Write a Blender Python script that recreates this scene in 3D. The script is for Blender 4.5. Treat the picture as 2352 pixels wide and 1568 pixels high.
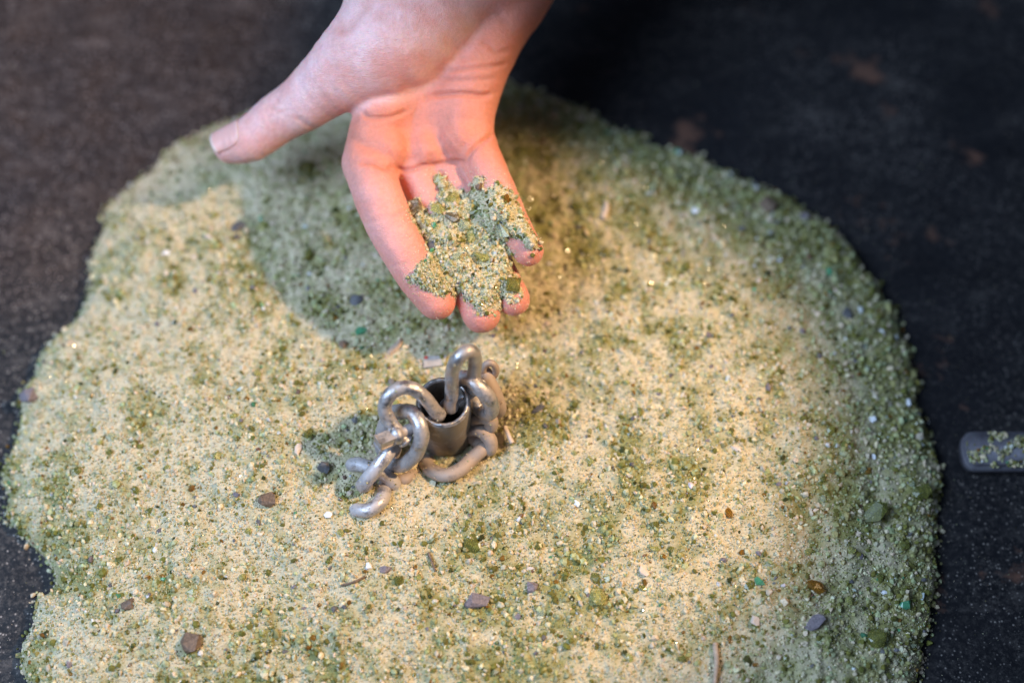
import bpy, bmesh, math, random
import numpy as np
from mathutils import Vector, Matrix

random.seed(7)
rng = np.random.default_rng(11)
for o in list(bpy.data.objects):
    bpy.data.objects.remove(o)
scene = bpy.context.scene
COL = scene.collection

# ------------------------------------------------------------------ camera
ELEV = math.radians(66.0)
PW, PH = 2352.0, 1568.0            # picture units used for measuring
FPX = 50.0 / 36.0 * PW
fwd = np.array([0.0, math.cos(ELEV), -math.sin(ELEV)])
upv = np.array([0.0, math.sin(ELEV), math.cos(ELEV)])
rgt = np.array([1.0, 0.0, 0.0])
CAMP = np.array([0.0, 0.0, 0.040]) - fwd * 0.830
cam_data = bpy.data.cameras.new("camera")
cam = bpy.data.objects.new("camera", cam_data)
COL.objects.link(cam)
cam.location = CAMP
cam.rotation_euler = (math.pi / 2 - ELEV, 0, 0)
cam_data.lens = 50.0
cam_data.sensor_width = 36.0
cam_data.clip_start = 0.01
cam_data.clip_end = 50.0
cam_data.dof.use_dof = True
cam_data.dof.focus_distance = 0.791
cam_data.dof.aperture_fstop = 1.5
scene.camera = cam

# ------------------------------------------------------------------ light
scene.view_settings.view_transform = 'Standard'
scene.view_settings.look = 'None'
scene.view_settings.exposure = 0.0
scene.view_settings.gamma = 1.0
w = bpy.data.worlds.new("World")
scene.world = w
w.use_nodes = True
bg = w.node_tree.nodes["Background"]
bg.inputs[0].default_value = (0.46, 0.64, 1.0, 1)
bg.inputs[1].default_value = 0.10


def aim(o, target):
    d = Vector(target) - o.location
    o.rotation_euler = d.to_track_quat('-Z', 'Y').to_euler()


def lamp(name, kind, loc, target, energy, color):
    l = bpy.data.lights.new(name, kind)
    o = bpy.data.objects.new(name, l)
    COL.objects.link(o)
    o.location = loc
    aim(o, target)
    l.energy = energy
    l.color = color
    return o, l


# warm work lamp from the right, its beam ending short of the wrist and of the right rim
wl, wd = lamp("work_lamp", 'SPOT', (0.84, 0.115, 1.01), (-0.070, -0.058, 0.035), 93.0, (1.0, 0.68, 0.37))
wd.spot_size = math.radians(18.2)
wd.spot_blend = 0.22
wd.shadow_soft_size = 0.035
# added unseen warm spot, put in to brighten the far left table corner
wl2, wd2 = lamp("corner_lamp", 'SPOT', (-0.60, 0.72, 1.12), (-0.4166, 0.320, 0.0), 34.0, (1.0, 0.53, 0.30))
wd2.spot_size = math.radians(24.0)
wd2.spot_blend = 0.05  # crisp beam edge stands in for the edge of the arm's shadow
wd2.shadow_soft_size = 0.03
# cool window light, large, high on the left
al, ad = lamp("window_light", 'AREA', (-0.95, -0.25, 1.25), (-0.03, 0.1, 0.05), 34.0, (0.50, 0.70, 1.0))
ad.shape = 'RECTANGLE'
ad.size = 0.9
ad.size_y = 0.7

scene.cycles.use_denoising = True
scene.cycles.max_bounces = 8
scene.cycles.transmission_bounces = 6
scene.cycles.sample_clamp_indirect = 6.0


# ------------------------------------------------------------------ helpers
def P(u, v, d):
    """picture point at axial distance d (metres) -> world"""
    return CAMP + fwd * d + rgt * ((u - PW / 2) / FPX * d) + upv * ((PH / 2 - v) / FPX * d)


def UP(u, v, z):
    """picture point on the horizontal plane z -> world"""
    r = fwd + rgt * ((u - PW / 2) / FPX) + upv * ((PH / 2 - v) / FPX)
    return CAMP + r * ((z - CAMP[2]) / r[2])


def tag(o, label=None, cat=None, group=None, kind=None):
    if label: o["label"] = label
    if cat: o["category"] = cat
    if group: o["group"] = group
    if kind: o["kind"] = kind
    return o


def mesh_np(name, verts, faces, mat, parent=None, smooth=True, cols=None):
    """verts (n,3) float, faces (m,k) int, equal k"""
    me = bpy.data.meshes.new(name)
    verts = np.ascontiguousarray(verts, dtype=np.float32)
    faces = np.ascontiguousarray(faces, dtype=np.int32)
    k = faces.shape[1]
    me.vertices.add(len(verts))
    me.vertices.foreach_set("co", verts.ravel())
    me.loops.add(faces.size)
    me.loops.foreach_set("vertex_index", faces.ravel())
    me.polygons.add(len(faces))
    me.polygons.foreach_set("loop_start", np.arange(0, faces.size, k, dtype=np.int32))
    me.polygons.foreach_set("loop_total", np.full(len(faces), k, dtype=np.int32))
    me.update(calc_edges=True)
    me.validate()
    me.polygons.foreach_set("use_smooth", np.full(len(me.polygons), smooth, dtype=bool))
    if cols is not None:
        a = me.attributes.new("Col", 'FLOAT_COLOR', 'POINT')
        a.data.foreach_set("color", np.ascontiguousarray(cols, dtype=np.float32).ravel())
    if mat: me.materials.append(mat)
    o = bpy.data.objects.new(name, me)
    COL.objects.link(o)
    if parent: o.parent = parent
    return o


def empty(name, loc=(0, 0, 0)):
    o = bpy.data.objects.new(name, None)
    COL.objects.link(o)
    o.location = loc
    o.empty_display_size = 0.01
    return o


def vnoise(x, y, scale, seed=0):
    """smooth value noise, -1..1"""
    r = np.random.default_rng(seed)
    G = r.random((256, 256)) * 2 - 1
    X = x / scale + 1000.37
    Y = y / scale + 1000.71
    xi = np.floor(X).astype(int); yi = np.floor(Y).astype(int)
    fx = X - xi; fy = Y - yi
    fx = fx * fx * (3 - 2 * fx); fy = fy * fy * (3 - 2 * fy)
    a = G[xi % 256, yi % 256]; b = G[(xi + 1) % 256, yi % 256]
    c = G[xi % 256, (yi + 1) % 256]; d = G[(xi + 1) % 256, (yi + 1) % 256]
    return (a * (1 - fx) + b * fx) * (1 - fy) + (c * (1 - fx) + d * fx) * fy


# ------------------------------------------------------------------ materials
def newmat(name):
    m = bpy.data.materials.new(name)
    m.use_nodes = True
    nt = m.node_tree
    return m, nt, nt.nodes["Principled BSDF"], nt.links


def node(nt, t, **kw):
    n = nt.nodes.new(t)
    for k, v in kw.items():
        if k.startswith("i_"):
            n.inputs[k[2:].replace("_", " ")].default_value = v
        else:
            setattr(n, k, v)
    return n


def ramp(nt, stops):
    n = nt.nodes.new("ShaderNodeValToRGB")
    e = n.color_ramp.elements
    e[0].position, e[0].color = stops[0][0], stops[0][1]
    e[1].position, e[1].color = stops[-1][0], stops[-1][1]
    for p, c in stops[1:-1]:
        x = e.new(p); x.color = c
    return n


def g(v): return (v, v, v, 1)


def mix_col(nt, fac, a, b, mode='MIX'):
    n = nt.nodes.new("ShaderNodeMix")
    n.data_type = 'RGBA'
    n.blend_type = mode
    for sock, val in ((n.inputs[0], fac), (n.inputs[6], a), (n.inputs[7], b)):
        if hasattr(val, "is_linked"):
            nt.links.new(val, sock)
        else:
            sock.default_value = val
    return n.outputs[2]


def mat_grain():
    m, nt, b, L = newmat("crushed_glass_grain")
    at = node(nt, "ShaderNodeAttribute", attribute_name="Col")
    tc = node(nt, "ShaderNodeTexCoord")
    nz = node(nt, "ShaderNodeTexNoise", i_Scale=900.0, i_Detail=2.0)
    L.new(tc.outputs["Object"], nz.inputs["Vector"])
    r = ramp(nt, [(0.35, g(0.78)), (0.65, g(1.12))])
    L.new(nz.outputs["Fac"], r.inputs[0])
    c = mix_col(nt, 1.0, at.outputs["Color"], r.outputs[0], 'MULTIPLY')
    L.new(c, b.inputs["Base Color"])
    mr = node(nt, "ShaderNodeMapRange")
    mr.inputs["From Min"].default_value = 0; mr.inputs["From Max"].default_value = 1
    mr.inputs["To Min"].default_value = 0.8; mr.inputs["To Max"].default_value = 0.10
    L.new(at.outputs["Alpha"], mr.inputs["Value"])
    L.new(mr.outputs[0], b.inputs["Roughness"])
    b.inputs["IOR"].default_value = 1.5
    # light passes through the glassy grains
    tr = node(nt, "ShaderNodeBsdfTranslucent")
    tcol = mix_col(nt, 1.0, c, (1.35, 1.35, 0.9, 1), 'MULTIPLY')
    L.new(tcol, tr.inputs["Color"])
    mx = node(nt, "ShaderNodeMixShader")
    mm = node(nt, "ShaderNodeMath", operation='MULTIPLY')
    mm.inputs[1].default_value = 0.35
    L.new(at.outputs["Alpha"], mm.inputs[0])
    L.new(mm.outputs[0], mx.inputs[0])
    L.new(b.outputs[0], mx.inputs[1]); L.new(tr.outputs[0], mx.inputs[2])
    L.new(mx.outputs[0], nt.nodes["Material Output"].inputs[0])
    return m


def mat_sand():
    m, nt, b, L = newmat("sandy_grit")
    at = node(nt, "ShaderNodeAttribute", attribute_name="Col")
    tc = node(nt, "ShaderNodeTexCoord")
    nz = node(nt, "ShaderNodeTexNoise", i_Scale=700.0, i_Detail=4.0, i_Roughness=0.7)
    L.new(tc.outputs["Object"], nz.inputs["Vector"])
    r = ramp(nt, [(0.3, g(0.72)), (0.7, g(1.15))])
    L.new(nz.outputs["Fac"], r.inputs[0])
    c = mix_col(nt, 1.0, at.outputs["Color"], r.outputs[0], 'MULTIPLY')
    L.new(c, b.inputs["Base Color"])
    b.inputs["Roughness"].default_value = 0.9
    bp = node(nt, "ShaderNodeBump", i_Strength=0.75, i_Distance=0.0007)
    L.new(nz.outputs["Fac"], bp.inputs["Height"])
    L.new(bp.outputs[0], b.inputs["Normal"])
    return m


def mat_table():
    m, nt, b, L = newmat("dusty_black_steel")
    tc = node(nt, "ShaderNodeTexCoord")
    # fine specks of dust
    v1 = node(nt, "ShaderNodeTexVoronoi", i_Scale=420.0)
    v2 = node(nt, "ShaderNodeTexVoronoi", i_Scale=190.0)
    n1 = node(nt, "ShaderNodeTexNoise", i_Scale=9.0, i_Detail=6.0, i_Roughness=0.6)
    n2 = node(nt, "ShaderNodeTexNoise", i_Scale=38.0, i_Detail=5.0, i_Roughness=0.65)
    n3 = node(nt, "ShaderNodeTexNoise", i_Scale=260.0, i_Detail=6.0, i_Roughness=0.85)
    mp = node(nt, "ShaderNodeMapping")
    mp.inputs["Scale"].default_value = (1.0, 2.4, 1.0)
    mp.inputs["Rotation"].default_value = (0, 0, 0.5)
    n4 = node(nt, "ShaderNodeTexNoise", i_Scale=28.0, i_Detail=5.0, i_Roughness=0.7)
    for n in (v1, v2, n1, n2, n3, mp):
        L.new(tc.outputs["Object"], n.inputs["Vector"])
    L.new(mp.outputs[0], n4.inputs["Vector"])
    s1 = ramp(nt, [(0.10, g(1)), (0.32, g(0))]); L.new(v1.outputs["Distance"], s1.inputs[0])
    s2 = ramp(nt, [(0.05, g(1)), (0.16, g(0))]); L.new(v2.outputs["Distance"], s2.inputs[0])
    c1 = ramp(nt, [(0.35, g(0)), (0.65, g(1))]); L.new(v1.outputs["Color"], c1.inputs[0])
    sx = node(nt, "ShaderNodeSeparateXYZ"); L.new(tc.outputs["Object"], sx.inputs[0])
    dx = node(nt, "ShaderNodeMapRange")
    for k_, v_ in (("From Min", -0.30), ("From Max", 0.02), ("To Min", 0.30), ("To Max", 0.0)): dx.inputs[k_].default_value = v_  # heavier dust on the left, the warm light there painted in with it
    L.new(sx.outputs["X"], dx.inputs["Value"])
    dsum = node(nt, "ShaderNodeMath", operation='ADD'); L.new(n1.outputs["Fac"], dsum.inputs[0]); L.new(dx.outputs[0], dsum.inputs[1])
    sm = ramp(nt, [(0.40, g(0.12)), (0.72, g(1))]); L.new(dsum.outputs[0], sm.inputs[0])
    base = mix_col(nt, n2.outputs["Fac"], (0.005, 0.005, 0.0065, 1), (0.013, 0.0125, 0.015, 1))
    sc = ramp(nt, [(0.52, g(0)), (0.72, g(1))]); L.new(n4.outputs["Fac"], sc.inputs[0])
    scm = mix_col(nt, 1.0, sc.outputs[0], sm.outputs[0], 'MULTIPLY')
    base = mix_col(nt, scm, base, (0.070, 0.060, 0.056, 1))
    fg = ramp(nt, [(0.48, g(0)), (0.70, g(1))]); L.new(n3.outputs["Fac"], fg.inputs[0])
    fgm = mix_col(nt, 1.0, fg.outputs[0], sm.outputs[0], 'MULTIPLY')
    base = mix_col(nt, fgm, base, (0.115, 0.100, 0.092, 1))
    sp = mix_col(nt, 1.0, s1.outputs[0], c1.outputs[0], 'MULTIPLY')
    sp = mix_col(nt, 1.0, sp, sm.outputs[0], 'MULTIPLY')
    base = mix_col(nt, sp, base, (0.36, 0.31, 0.28, 1))
    sp2 = mix_col(nt, 1.0, s2.outputs[0], fg.outputs[0], 'MULTIPLY')
    base = mix_col(nt, sp2, base, (0.22, 0.20, 0.19, 1))
    # rust spots
    nr = node(nt, "ShaderNodeTexNoise", i_Scale=17.0, i_Detail=5.0, i_Roughness=0.62)
    mpr = node(nt, "ShaderNodeMapping"); mpr.inputs["Location"].default_value = (0.31, 0.22, 0)
    L.new(tc.outputs["Object"], mpr.inputs["Vector"]); L.new(mpr.outputs[0], nr.inputs["Vector"])
    rr = ramp(nt, [(0.61, g(0)), (0.68, g(0.85))]); L.new(nr.outputs["Fac"], rr.inputs[0])
    rx = node(nt, "ShaderNodeMapRange"); rx.inputs["From Min"].default_value = -0.05; rx.inputs["From Max"].default_value = 0.1
    L.new(sx.outputs["X"], rx.inputs["Value"])
    rrm = mix_col(nt, 1.0, rr.outputs[0], rx.outputs[0], 'MULTIPLY')
    base = mix_col(nt, rrm, base, (0.13, 0.065, 0.045, 1))
    L.new(base, b.inputs["Base Color"])
    ro = ramp(nt, [(0.3, g(0.42)), (0.7, g(0.62))]); L.new(n2.outputs["Fac"], ro.inputs[0])
    L.new(ro.outputs[0], b.inputs["Roughness"])
    b.inputs["Specular IOR Level"].default_value = 0.18
    bp = node(nt, "ShaderNodeBump", i_Strength=0.35, i_Distance=0.0006)
    L.new(n3.outputs["Fac"], bp.inputs["Height"])
    L.new(bp.outputs[0], b.inputs["Normal"])
    return m


def mat_skin():
    m, nt, b, L = newmat("skin")
    at = node(nt, "ShaderNodeAttribute", attribute_name="Col")   # r: pinkness  g: crease  b: redder palm with warm bounced light painted in
    sep = node(nt, "ShaderNodeSeparateColor"); L.new(at.outputs["Color"], sep.inputs[0])
    tc = node(nt, "ShaderNodeTexCoord")
    n1 = node(nt, "ShaderNodeTexNoise", i_Scale=55.0, i_Detail=4.0, i_Roughness=0.6)
    n2 = node(nt, "ShaderNodeTexNoise", i_Scale=420.0, i_Detail=4.0, i_Roughness=0.65)
    v = node(nt, "ShaderNodeTexVoronoi", i_Scale=1500.0)
    mp = node(nt, "ShaderNodeMapping"); mp.inputs["Scale"].default_value = (0.25, 1.0, 1.0)
    n3 = node(nt, "ShaderNodeTexNoise", i_Scale=1400.0, i_Detail=3.0)
    for n in (n1, n2, v, mp): L.new(tc.outputs["Object"], n.inputs["Vector"])
    L.new(mp.outputs[0], n3.inputs["Vector"])
    rb_ = ramp(nt, [(0.36, g(0)), (0.62, g(1))]); L.new(n1.outputs["Fac"], rb_.inputs[0])
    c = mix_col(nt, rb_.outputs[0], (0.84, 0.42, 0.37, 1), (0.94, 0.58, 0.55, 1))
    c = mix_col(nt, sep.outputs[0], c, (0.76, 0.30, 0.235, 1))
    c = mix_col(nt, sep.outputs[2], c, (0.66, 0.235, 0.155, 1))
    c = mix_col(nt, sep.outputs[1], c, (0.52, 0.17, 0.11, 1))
    r2 = ramp(nt, [(0.35, g(0.93)), (0.65, g(1.05))]); L.new(n2.outputs["Fac"], r2.inputs[0])
    c = mix_col(nt, 1.0, c, r2.outputs[0], 'MULTIPLY')
    L.new(c, b.inputs["Base Color"])
    b.inputs["Subsurface Weight"].default_value = 0.55
    b.inputs["Subsurface Radius"].default_value = (1.0, 0.32, 0.16)
    b.inputs["Subsurface Scale"].default_value = 0.003
    b.inputs["Roughness"].default_value = 0.48
    b.inputs["Specular IOR Level"].default_value = 0.4
    ad = node(nt, "ShaderNodeMath", operation='ADD')
    ml = node(nt, "ShaderNodeMath", operation='MULTIPLY'); ml.inputs[1].default_value = 0.5
    L.new(v.outputs["Distance"], ml.inputs[0]); L.new(ml.outputs[0], ad.inputs[0])
    ad2 = node(nt, "ShaderNodeMath", operation='ADD')
    L.new(n3.outputs["Fac"], ad.inputs[1]); L.new(ad.outputs[0], ad2.inputs[0]); L.new(n2.outputs["Fac"], ad2.inputs[1])
    bp = node(nt, "ShaderNodeBump", i_Strength=0.6, i_Distance=0.0006)
    L.new(ad2.outputs[0], bp.inputs["Height"]); L.new(bp.outputs[0], b.inputs["Normal"])
    return m


def mat_nail():
    m, nt, b, L = newmat("fingernail")
    at = node(nt, "ShaderNodeAttribute", attribute_name="Col")
    L.new(at.outputs["Color"], b.inputs["Base Color"])
    b.inputs["Roughness"].default_value = 0.36
    b.inputs["Subsurface Weight"].default_value = 0.4
    b.inputs["Subsurface Radius"].default_value = (1, 0.4, 0.25)
    b.inputs["Subsurface Scale"].default_value = 0.002
    b.inputs["Specular IOR Level"].default_value = 0.35
    return m


def mat_metal(name, col, rough, dirt, dirt_amt, metallic=1.0):
    m, nt, b, L = newmat(name)
    tc = node(nt, "ShaderNodeTexCoord")
    n1 = node(nt, "ShaderNodeTexNoise", i_Scale=120.0, i_Detail=6.0, i_Roughness=0.7)
    n2 = node(nt, "ShaderNodeTexNoise", i_Scale=600.0, i_Detail=4.0, i_Roughness=0.7)
    for n in (n1, n2): L.new(tc.outputs["Object"], n.inputs["Vector"])
    f = ramp(nt, [(0.62 - 0.45 * dirt_amt, g(0)), (0.85 - 0.45 * dirt_amt, g(1))])
    L.new(n1.outputs["Fac"], f.inputs[0])
    sp = ramp(nt, [(0.30, g(0.55)), (0.55, g(1.0))]); L.new(n2.outputs["Fac"], sp.inputs[0])
    c = mix_col(nt, 1.0, col, sp.outputs[0], 'MULTIPLY')
    c = mix_col(nt, f.outputs[0], c, dirt)
    L.new(c, b.inputs["Base Color"])
    inv = node(nt, "ShaderNodeMapRange")
    inv.inputs["To Min"].default_value = metallic; inv.inputs["To Max"].default_value = 0.15
    L.new(f.outputs[0], inv.inputs["Value"]); L.new(inv.outputs[0], b.inputs["Metallic"])
    rr = node(nt, "ShaderNodeMapRange")
    rr.inputs["To Min"].default_value = rough; rr.inputs["To Max"].default_value = 0.7
    L.new(f.outputs[0], rr.inputs["Value"]); L.new(rr.outputs[0], b.inputs["Roughness"])
    bp = node(nt, "ShaderNodeBump", i_Strength=0.4, i_Distance=0.0005)
    L.new(n2.outputs["Fac"], bp.inputs["Height"]); L.new(bp.outputs[0], b.inputs["Normal"])
    return m


def mat_glass(name, col, dust=0.5, trans=0.75):
    m, nt, b, L = newmat(name)
    tc = node(nt, "ShaderNodeTexCoord")
    n1 = node(nt, "ShaderNodeTexNoise", i_Scale=500.0, i_Detail=5.0, i_Roughness=0.75)
    n2 = node(nt, "ShaderNodeTexNoise", i_Scale=2200.0, i_Detail=2.0)
    L.new(tc.outputs["Generated"], n1.inputs["Vector"]); L.new(tc.outputs["Object"], n1.inputs["Vector"])
    L.new(tc.outputs["Object"], n2.inputs["Vector"])
    f = ramp(nt, [(0.75 - 0.4 * dust, g(0)), (0.88 - 0.35 * dust, g(0.85))]); L.new(n1.outputs["Fac"], f.inputs[0])
    L.new(mix_col(nt, f.outputs[0], col, (0.55, 0.50, 0.38, 1)), b.inputs["Base Color"])
    mr = node(nt, "ShaderNodeMapRange"); mr.inputs["To Min"].default_value = trans; mr.inputs["To Max"].default_value = 0.0
    L.new(f.outputs[0], mr.inputs["Value"]); L.new(mr.outputs[0], b.inputs["Transmission Weight"])
    m2 = node(nt, "ShaderNodeMapRange"); m2.inputs["To Min"].default_value = 0.26; m2.inputs["To Max"].default_value = 0.8
    L.new(f.outputs[0], m2.inputs["Value"]); L.new(m2.outputs[0], b.inputs["Roughness"])
    b.inputs["IOR"].default_value = 1.5
    return m


def mat_plain(name, col, rough=0.8, var=0.35, scale=500.0):
    m, nt, b, L = newmat(name)
    tc = node(nt, "ShaderNodeTexCoord")
    n1 = node(nt, "ShaderNodeTexNoise", i_Scale=scale, i_Detail=5.0, i_Roughness=0.7)
    L.new(tc.outputs["Object"], n1.inputs["Vector"])
    r = ramp(nt, [(0.3, g(1 - var)), (0.7, g(1 + var))]); L.new(n1.outputs["Fac"], r.inputs[0])
    L.new(mix_col(nt, 1.0, col, r.outputs[0], 'MULTIPLY'), b.inputs["Base Color"])
    b.inputs["Roughness"].default_value = rough
    bp = node(nt, "ShaderNodeBump", i_Strength=0.5, i_Distance=0.0006)
    L.new(n1.outputs["Fac"], bp.inputs["Height"]); L.new(bp.outputs[0], b.inputs["Normal"])
    return m


M_GRAIN = mat_grain()
M_SAND = mat_sand()
M_TABLE = mat_table()
M_SKIN = mat_skin()
M_NAIL = mat_nail()
M_STEEL = mat_metal("worn_galvanised_steel", (0.60, 0.57, 0.57, 1), 0.38, (0.40, 0.34, 0.31, 1), 0.46)
M_PIPE = mat_metal("dull_pipe_steel", (0.46, 0.43, 0.41, 1), 0.52, (0.27, 0.225, 0.185, 1), 0.70)
M_RIM = mat_metal("bare_cut_steel", (0.58, 0.54, 0.52, 1), 0.38, (0.25, 0.20, 0.17, 1), 0.35)
M_CLAY = mat_metal("dust_caked_chain", (0.45, 0.38, 0.34, 1), 0.45, (0.44, 0.34, 0.28, 1), 0.85)
M_PALE = mat_metal("dusty_pale_chain", (0.66, 0.62, 0.64, 1), 0.36, (0.52, 0.47, 0.46, 1), 0.55)

# ------------------------------------------------------------------ table
s = 1.6
table = mesh_np("table_top", np.array([[-s, -s, 0], [s, -s, 0], [s, s, 0], [-s, s, 0]]), np.array([[0, 1, 2, 3]]), M_TABLE)
tag(table, "dusty black steel work surface under the pile", None, kind="structure")

# ------------------------------------------------------------------ pile
OUT = [(1160,180),(1230,195),(1310,235),(1400,285),(1500,325),(1590,350),(1650,378),(1720,410),(1790,440),(1850,475),
 (1900,510),(1945,545),(1985,595),(2015,640),(2045,690),(2065,745),(2085,800),(2100,855),(2115,910),(2130,960),(2148,1010),
 (2155,1070),(2163,1120),(2160,1160),(2150,1220),(2150,1300),(2152,1360),(2148,1410),(2125,1470),(2120,1520),(2110,1567),
 (2080,1650),(1950,1780),(1176,1840),(330,1780),(80,1680),(45,1567),(45,1500),(60,1440),(85,1380),(113,1342),(116,1312),
 (92,1280),(50,1240),(20,1205),(5,1160),(5,1100),(15,1040),(30,980),(40,920),(55,880),(85,830),(120,780),(165,740),
 (190,690),(205,620),(215,560),(235,510),(245,470),(290,430),(340,390),(400,340),(450,310),(500,285),(550,268),(650,235),
 (780,200),(920,178),(1050,170)]
POLY = np.array([UP(u, v, 0.004)[:2] for u, v in OUT])
# densify with a little raggedness
pts = []
for i in range(len(POLY)):
    a, b_ = POLY[i], POLY[(i + 1) % len(POLY)]
    n = max(1, int(np.linalg.norm(b_ - a) / 0.006))
    for k in range(n):
        pts.append(a + (b_ - a) * k / n)
pts = np.array(pts)
pts += np.stack([vnoise(pts[:, 0], pts[:, 1], 0.008, 3), vnoise(pts[:, 0], pts[:, 1], 0.008, 4)], 1) * 0.0034
POLY = pts


def poly_sd(x, y, poly):
    """signed distance, positive inside"""
    shp = x.shape
    x = x.ravel(); y = y.ravel()
    dm = np.full(x.shape, 1e9); ins = np.zeros(x.shape, bool)
    q = np.roll(poly, -1, 0)
    for a, b_ in zip(poly, q):
        e = b_ - a
        wx = x - a[0]; wy = y - a[1]
        t = np.clip((wx * e[0] + wy * e[1]) / (e @ e + 1e-20), 0, 1)
        dm = np.minimum(dm, (wx - t * e[0]) ** 2 + (wy - t * e[1]) ** 2)
        c = (a[1] > y) != (b_[1] > y)
        with np.errstate(divide='ignore', invalid='ignore'):
            xi = a[0] + (y - a[1]) * e[0] / (e[1] if abs(e[1]) > 1e-12 else 1e-12)
        ins ^= c & (x < xi)
    return (np.sqrt(dm) * np.where(ins, 1, -1)).reshape(shp)


GS = 0.0015
x0, x1 = POLY[:, 0].min() - 0.006, POLY[:, 0].max() + 0.006
y0, y1 = POLY[:, 1].min() - 0.006, POLY[:, 1].max() + 0.006
gx = np.arange(x0, x1, GS); gy = np.arange(y0, y1, GS)
GX, GY = np.meshgrid(gx, gy, indexing='ij')
# coarse distance, then bilinear
cgx = np.arange(x0, x1 + 0.004, 0.003); cgy = np.arange(y0, y1 + 0.004, 0.003)
CX, CY = np.meshgrid(cgx, cgy, indexing='ij')
CSD = poly_sd(CX, CY, POLY)


def bil(A, ox, oy, st, x, y):
    X = np.clip((x - ox) / st, 0, A.shape[0] - 1.001); Y = np.clip((y - oy) / st, 0, A.shape[1] - 1.001)
    xi = X.astype(int); yi = Y.astype(int); fx = X - xi; fy = Y - yi
    return (A[xi, yi] * (1 - fx) + A[xi + 1, yi] * fx) * (1 - fy) + (A[xi, yi + 1] * (1 - fx) + A[xi + 1, yi + 1] * fx) * fy


def sdist(x, y): return bil(CSD, x0, y0, 0.003, np.asarray(x, float), np.asarray(y, float))


PIPE_XY = P(*((820 + 822 / 3.135) * 0.9408, (800 + 565 / 3.135) * 0.9408), 0.7815)[:2]


def hbase(x, y):
    d = np.clip(sdist(x, y), 0, None)
    h = 0.025 * (1 - np.exp(-d / 0.050)) + 0.008 * (1 - np.exp(-d / 0.005))
    inner = np.clip(d / 0.03, 0, 1)
    h = h + inner * (0.0035 * vnoise(x, y, 0.055, 21) + 0.002 * vnoise(x, y, 0.022, 22))
    r2 = (x - PIPE_XY[0]) ** 2 + (y - PIPE_XY[1]) ** 2
    h = h - 0.017 * np.exp(-r2 / 0.027 ** 2)
    h = h - 0.03 * (r2 < 0.0135 ** 2)
    edge = np.clip(d / 0.006, 0, 1)
    h = h + edge * (0.0011 * vnoise(x, y, 0.007, 23) + 0.0009 * vnoise(x, y, 0.0032, 24))
    return h - 0.004 * (1 - np.clip(d / 0.002, 0, 1))


def sandy(x, y):
    """0 glassy .. 1 sandy"""
    n = 0.50 * vnoise(x, y, 0.050, 31) + 0.50 * vnoise(x, y, 0.018, 32) + 0.70 * vnoise(x, y, 0.0075, 33) + 0.45 * vnoise(x, y, 0.0035, 34)
    d = sdist(x, y)
    bias = 0.06 - (0.05 + 0.33 * np.clip((x + 0.08) / 0.2, 0, 1)) * np.exp(-np.clip(d, 0, 1) / 0.022) - 0.50 * np.clip((x - 0.10) / 0.14, 0, 1) - 0.40 * np.clip((y - 0.04) / 0.10, 0, 1) * np.clip((x + 0.12) / 0.1, 0, 1) + 0.12 * np.clip(-x / 0.2, 0, 1)  # glassier grit right and top, with the shade there put into its colour
    rr_ = np.hypot(x - PIPE_XY[0], y - PIPE_XY[1]) + 0.012 * vnoise(x, y, 0.06, 35)
    n = n + 0.22 * np.sin(rr_ / 0.0062) * np.clip(rr_ / 0.06 - 0.6, 0, 1)
    return np.clip(0.54 + 0.72 * n + bias, 0, 1)


HB = hbase(GX, GY)


def hsurf(x, y): return bil(HB, x0, y0, GS, np.asarray(x, float), np.asarray(y, float))


C_SAND = np.array([0.655, 0.56, 0.375]); C_PALE = np.array([0.43, 0.40, 0.17]); C_OLIVE = np.array([0.245, 0.23, 0.06])
C_DARK = np.array([0.085, 0.09, 0.03]); C_AMBER = np.array([0.27, 0.14, 0.03]); C_GREY = np.array([0.17, 0.155, 0.16])
C_WHITE = np.array([0.72, 0.72, 0.70]); C_TEAL = np.array([0.13, 0.36, 0.20]); C_FROST = np.array([0.45, 0.46, 0.25])
C_RUST = np.array([0.16, 0.08, 0.05])

nx_, ny_ = GX.shape
idx = np.arange(nx_ * ny_).reshape(nx_, ny_)
fc = np.stack([idx[:-1, :-1], idx[1:, :-1], idx[1:, 1:], idx[:-1, 1:]], -1).reshape(-1, 4)
SDG = sdist(GX, GY).ravel()
keep = (SDG[fc] > -0.0025).any(1)
fc = fc[keep]
used = np.unique(fc); remap = -np.ones(nx_ * ny_, int); remap[used] = np.arange(len(used))
sv = np.stack([GX.ravel(), GY.ravel(), HB.ravel()], 1)[used]
ss = sandy(sv[:, 0], sv[:, 1])[:, None]
bc = (C_PALE * 0.3 + C_OLIVE * 0.6) * (1 - ss) + (C_SAND * 0.95) * ss
bc = np.concatenate([bc, np.zeros((len(bc), 1))], 1)
pile = mesh_np("grit_pile", sv, remap[fc], M_SAND, cols=bc)
tag(pile, "broad low mound of sandy green crushed glass on the black surface", "grit pile", kind="stuff")

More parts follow.
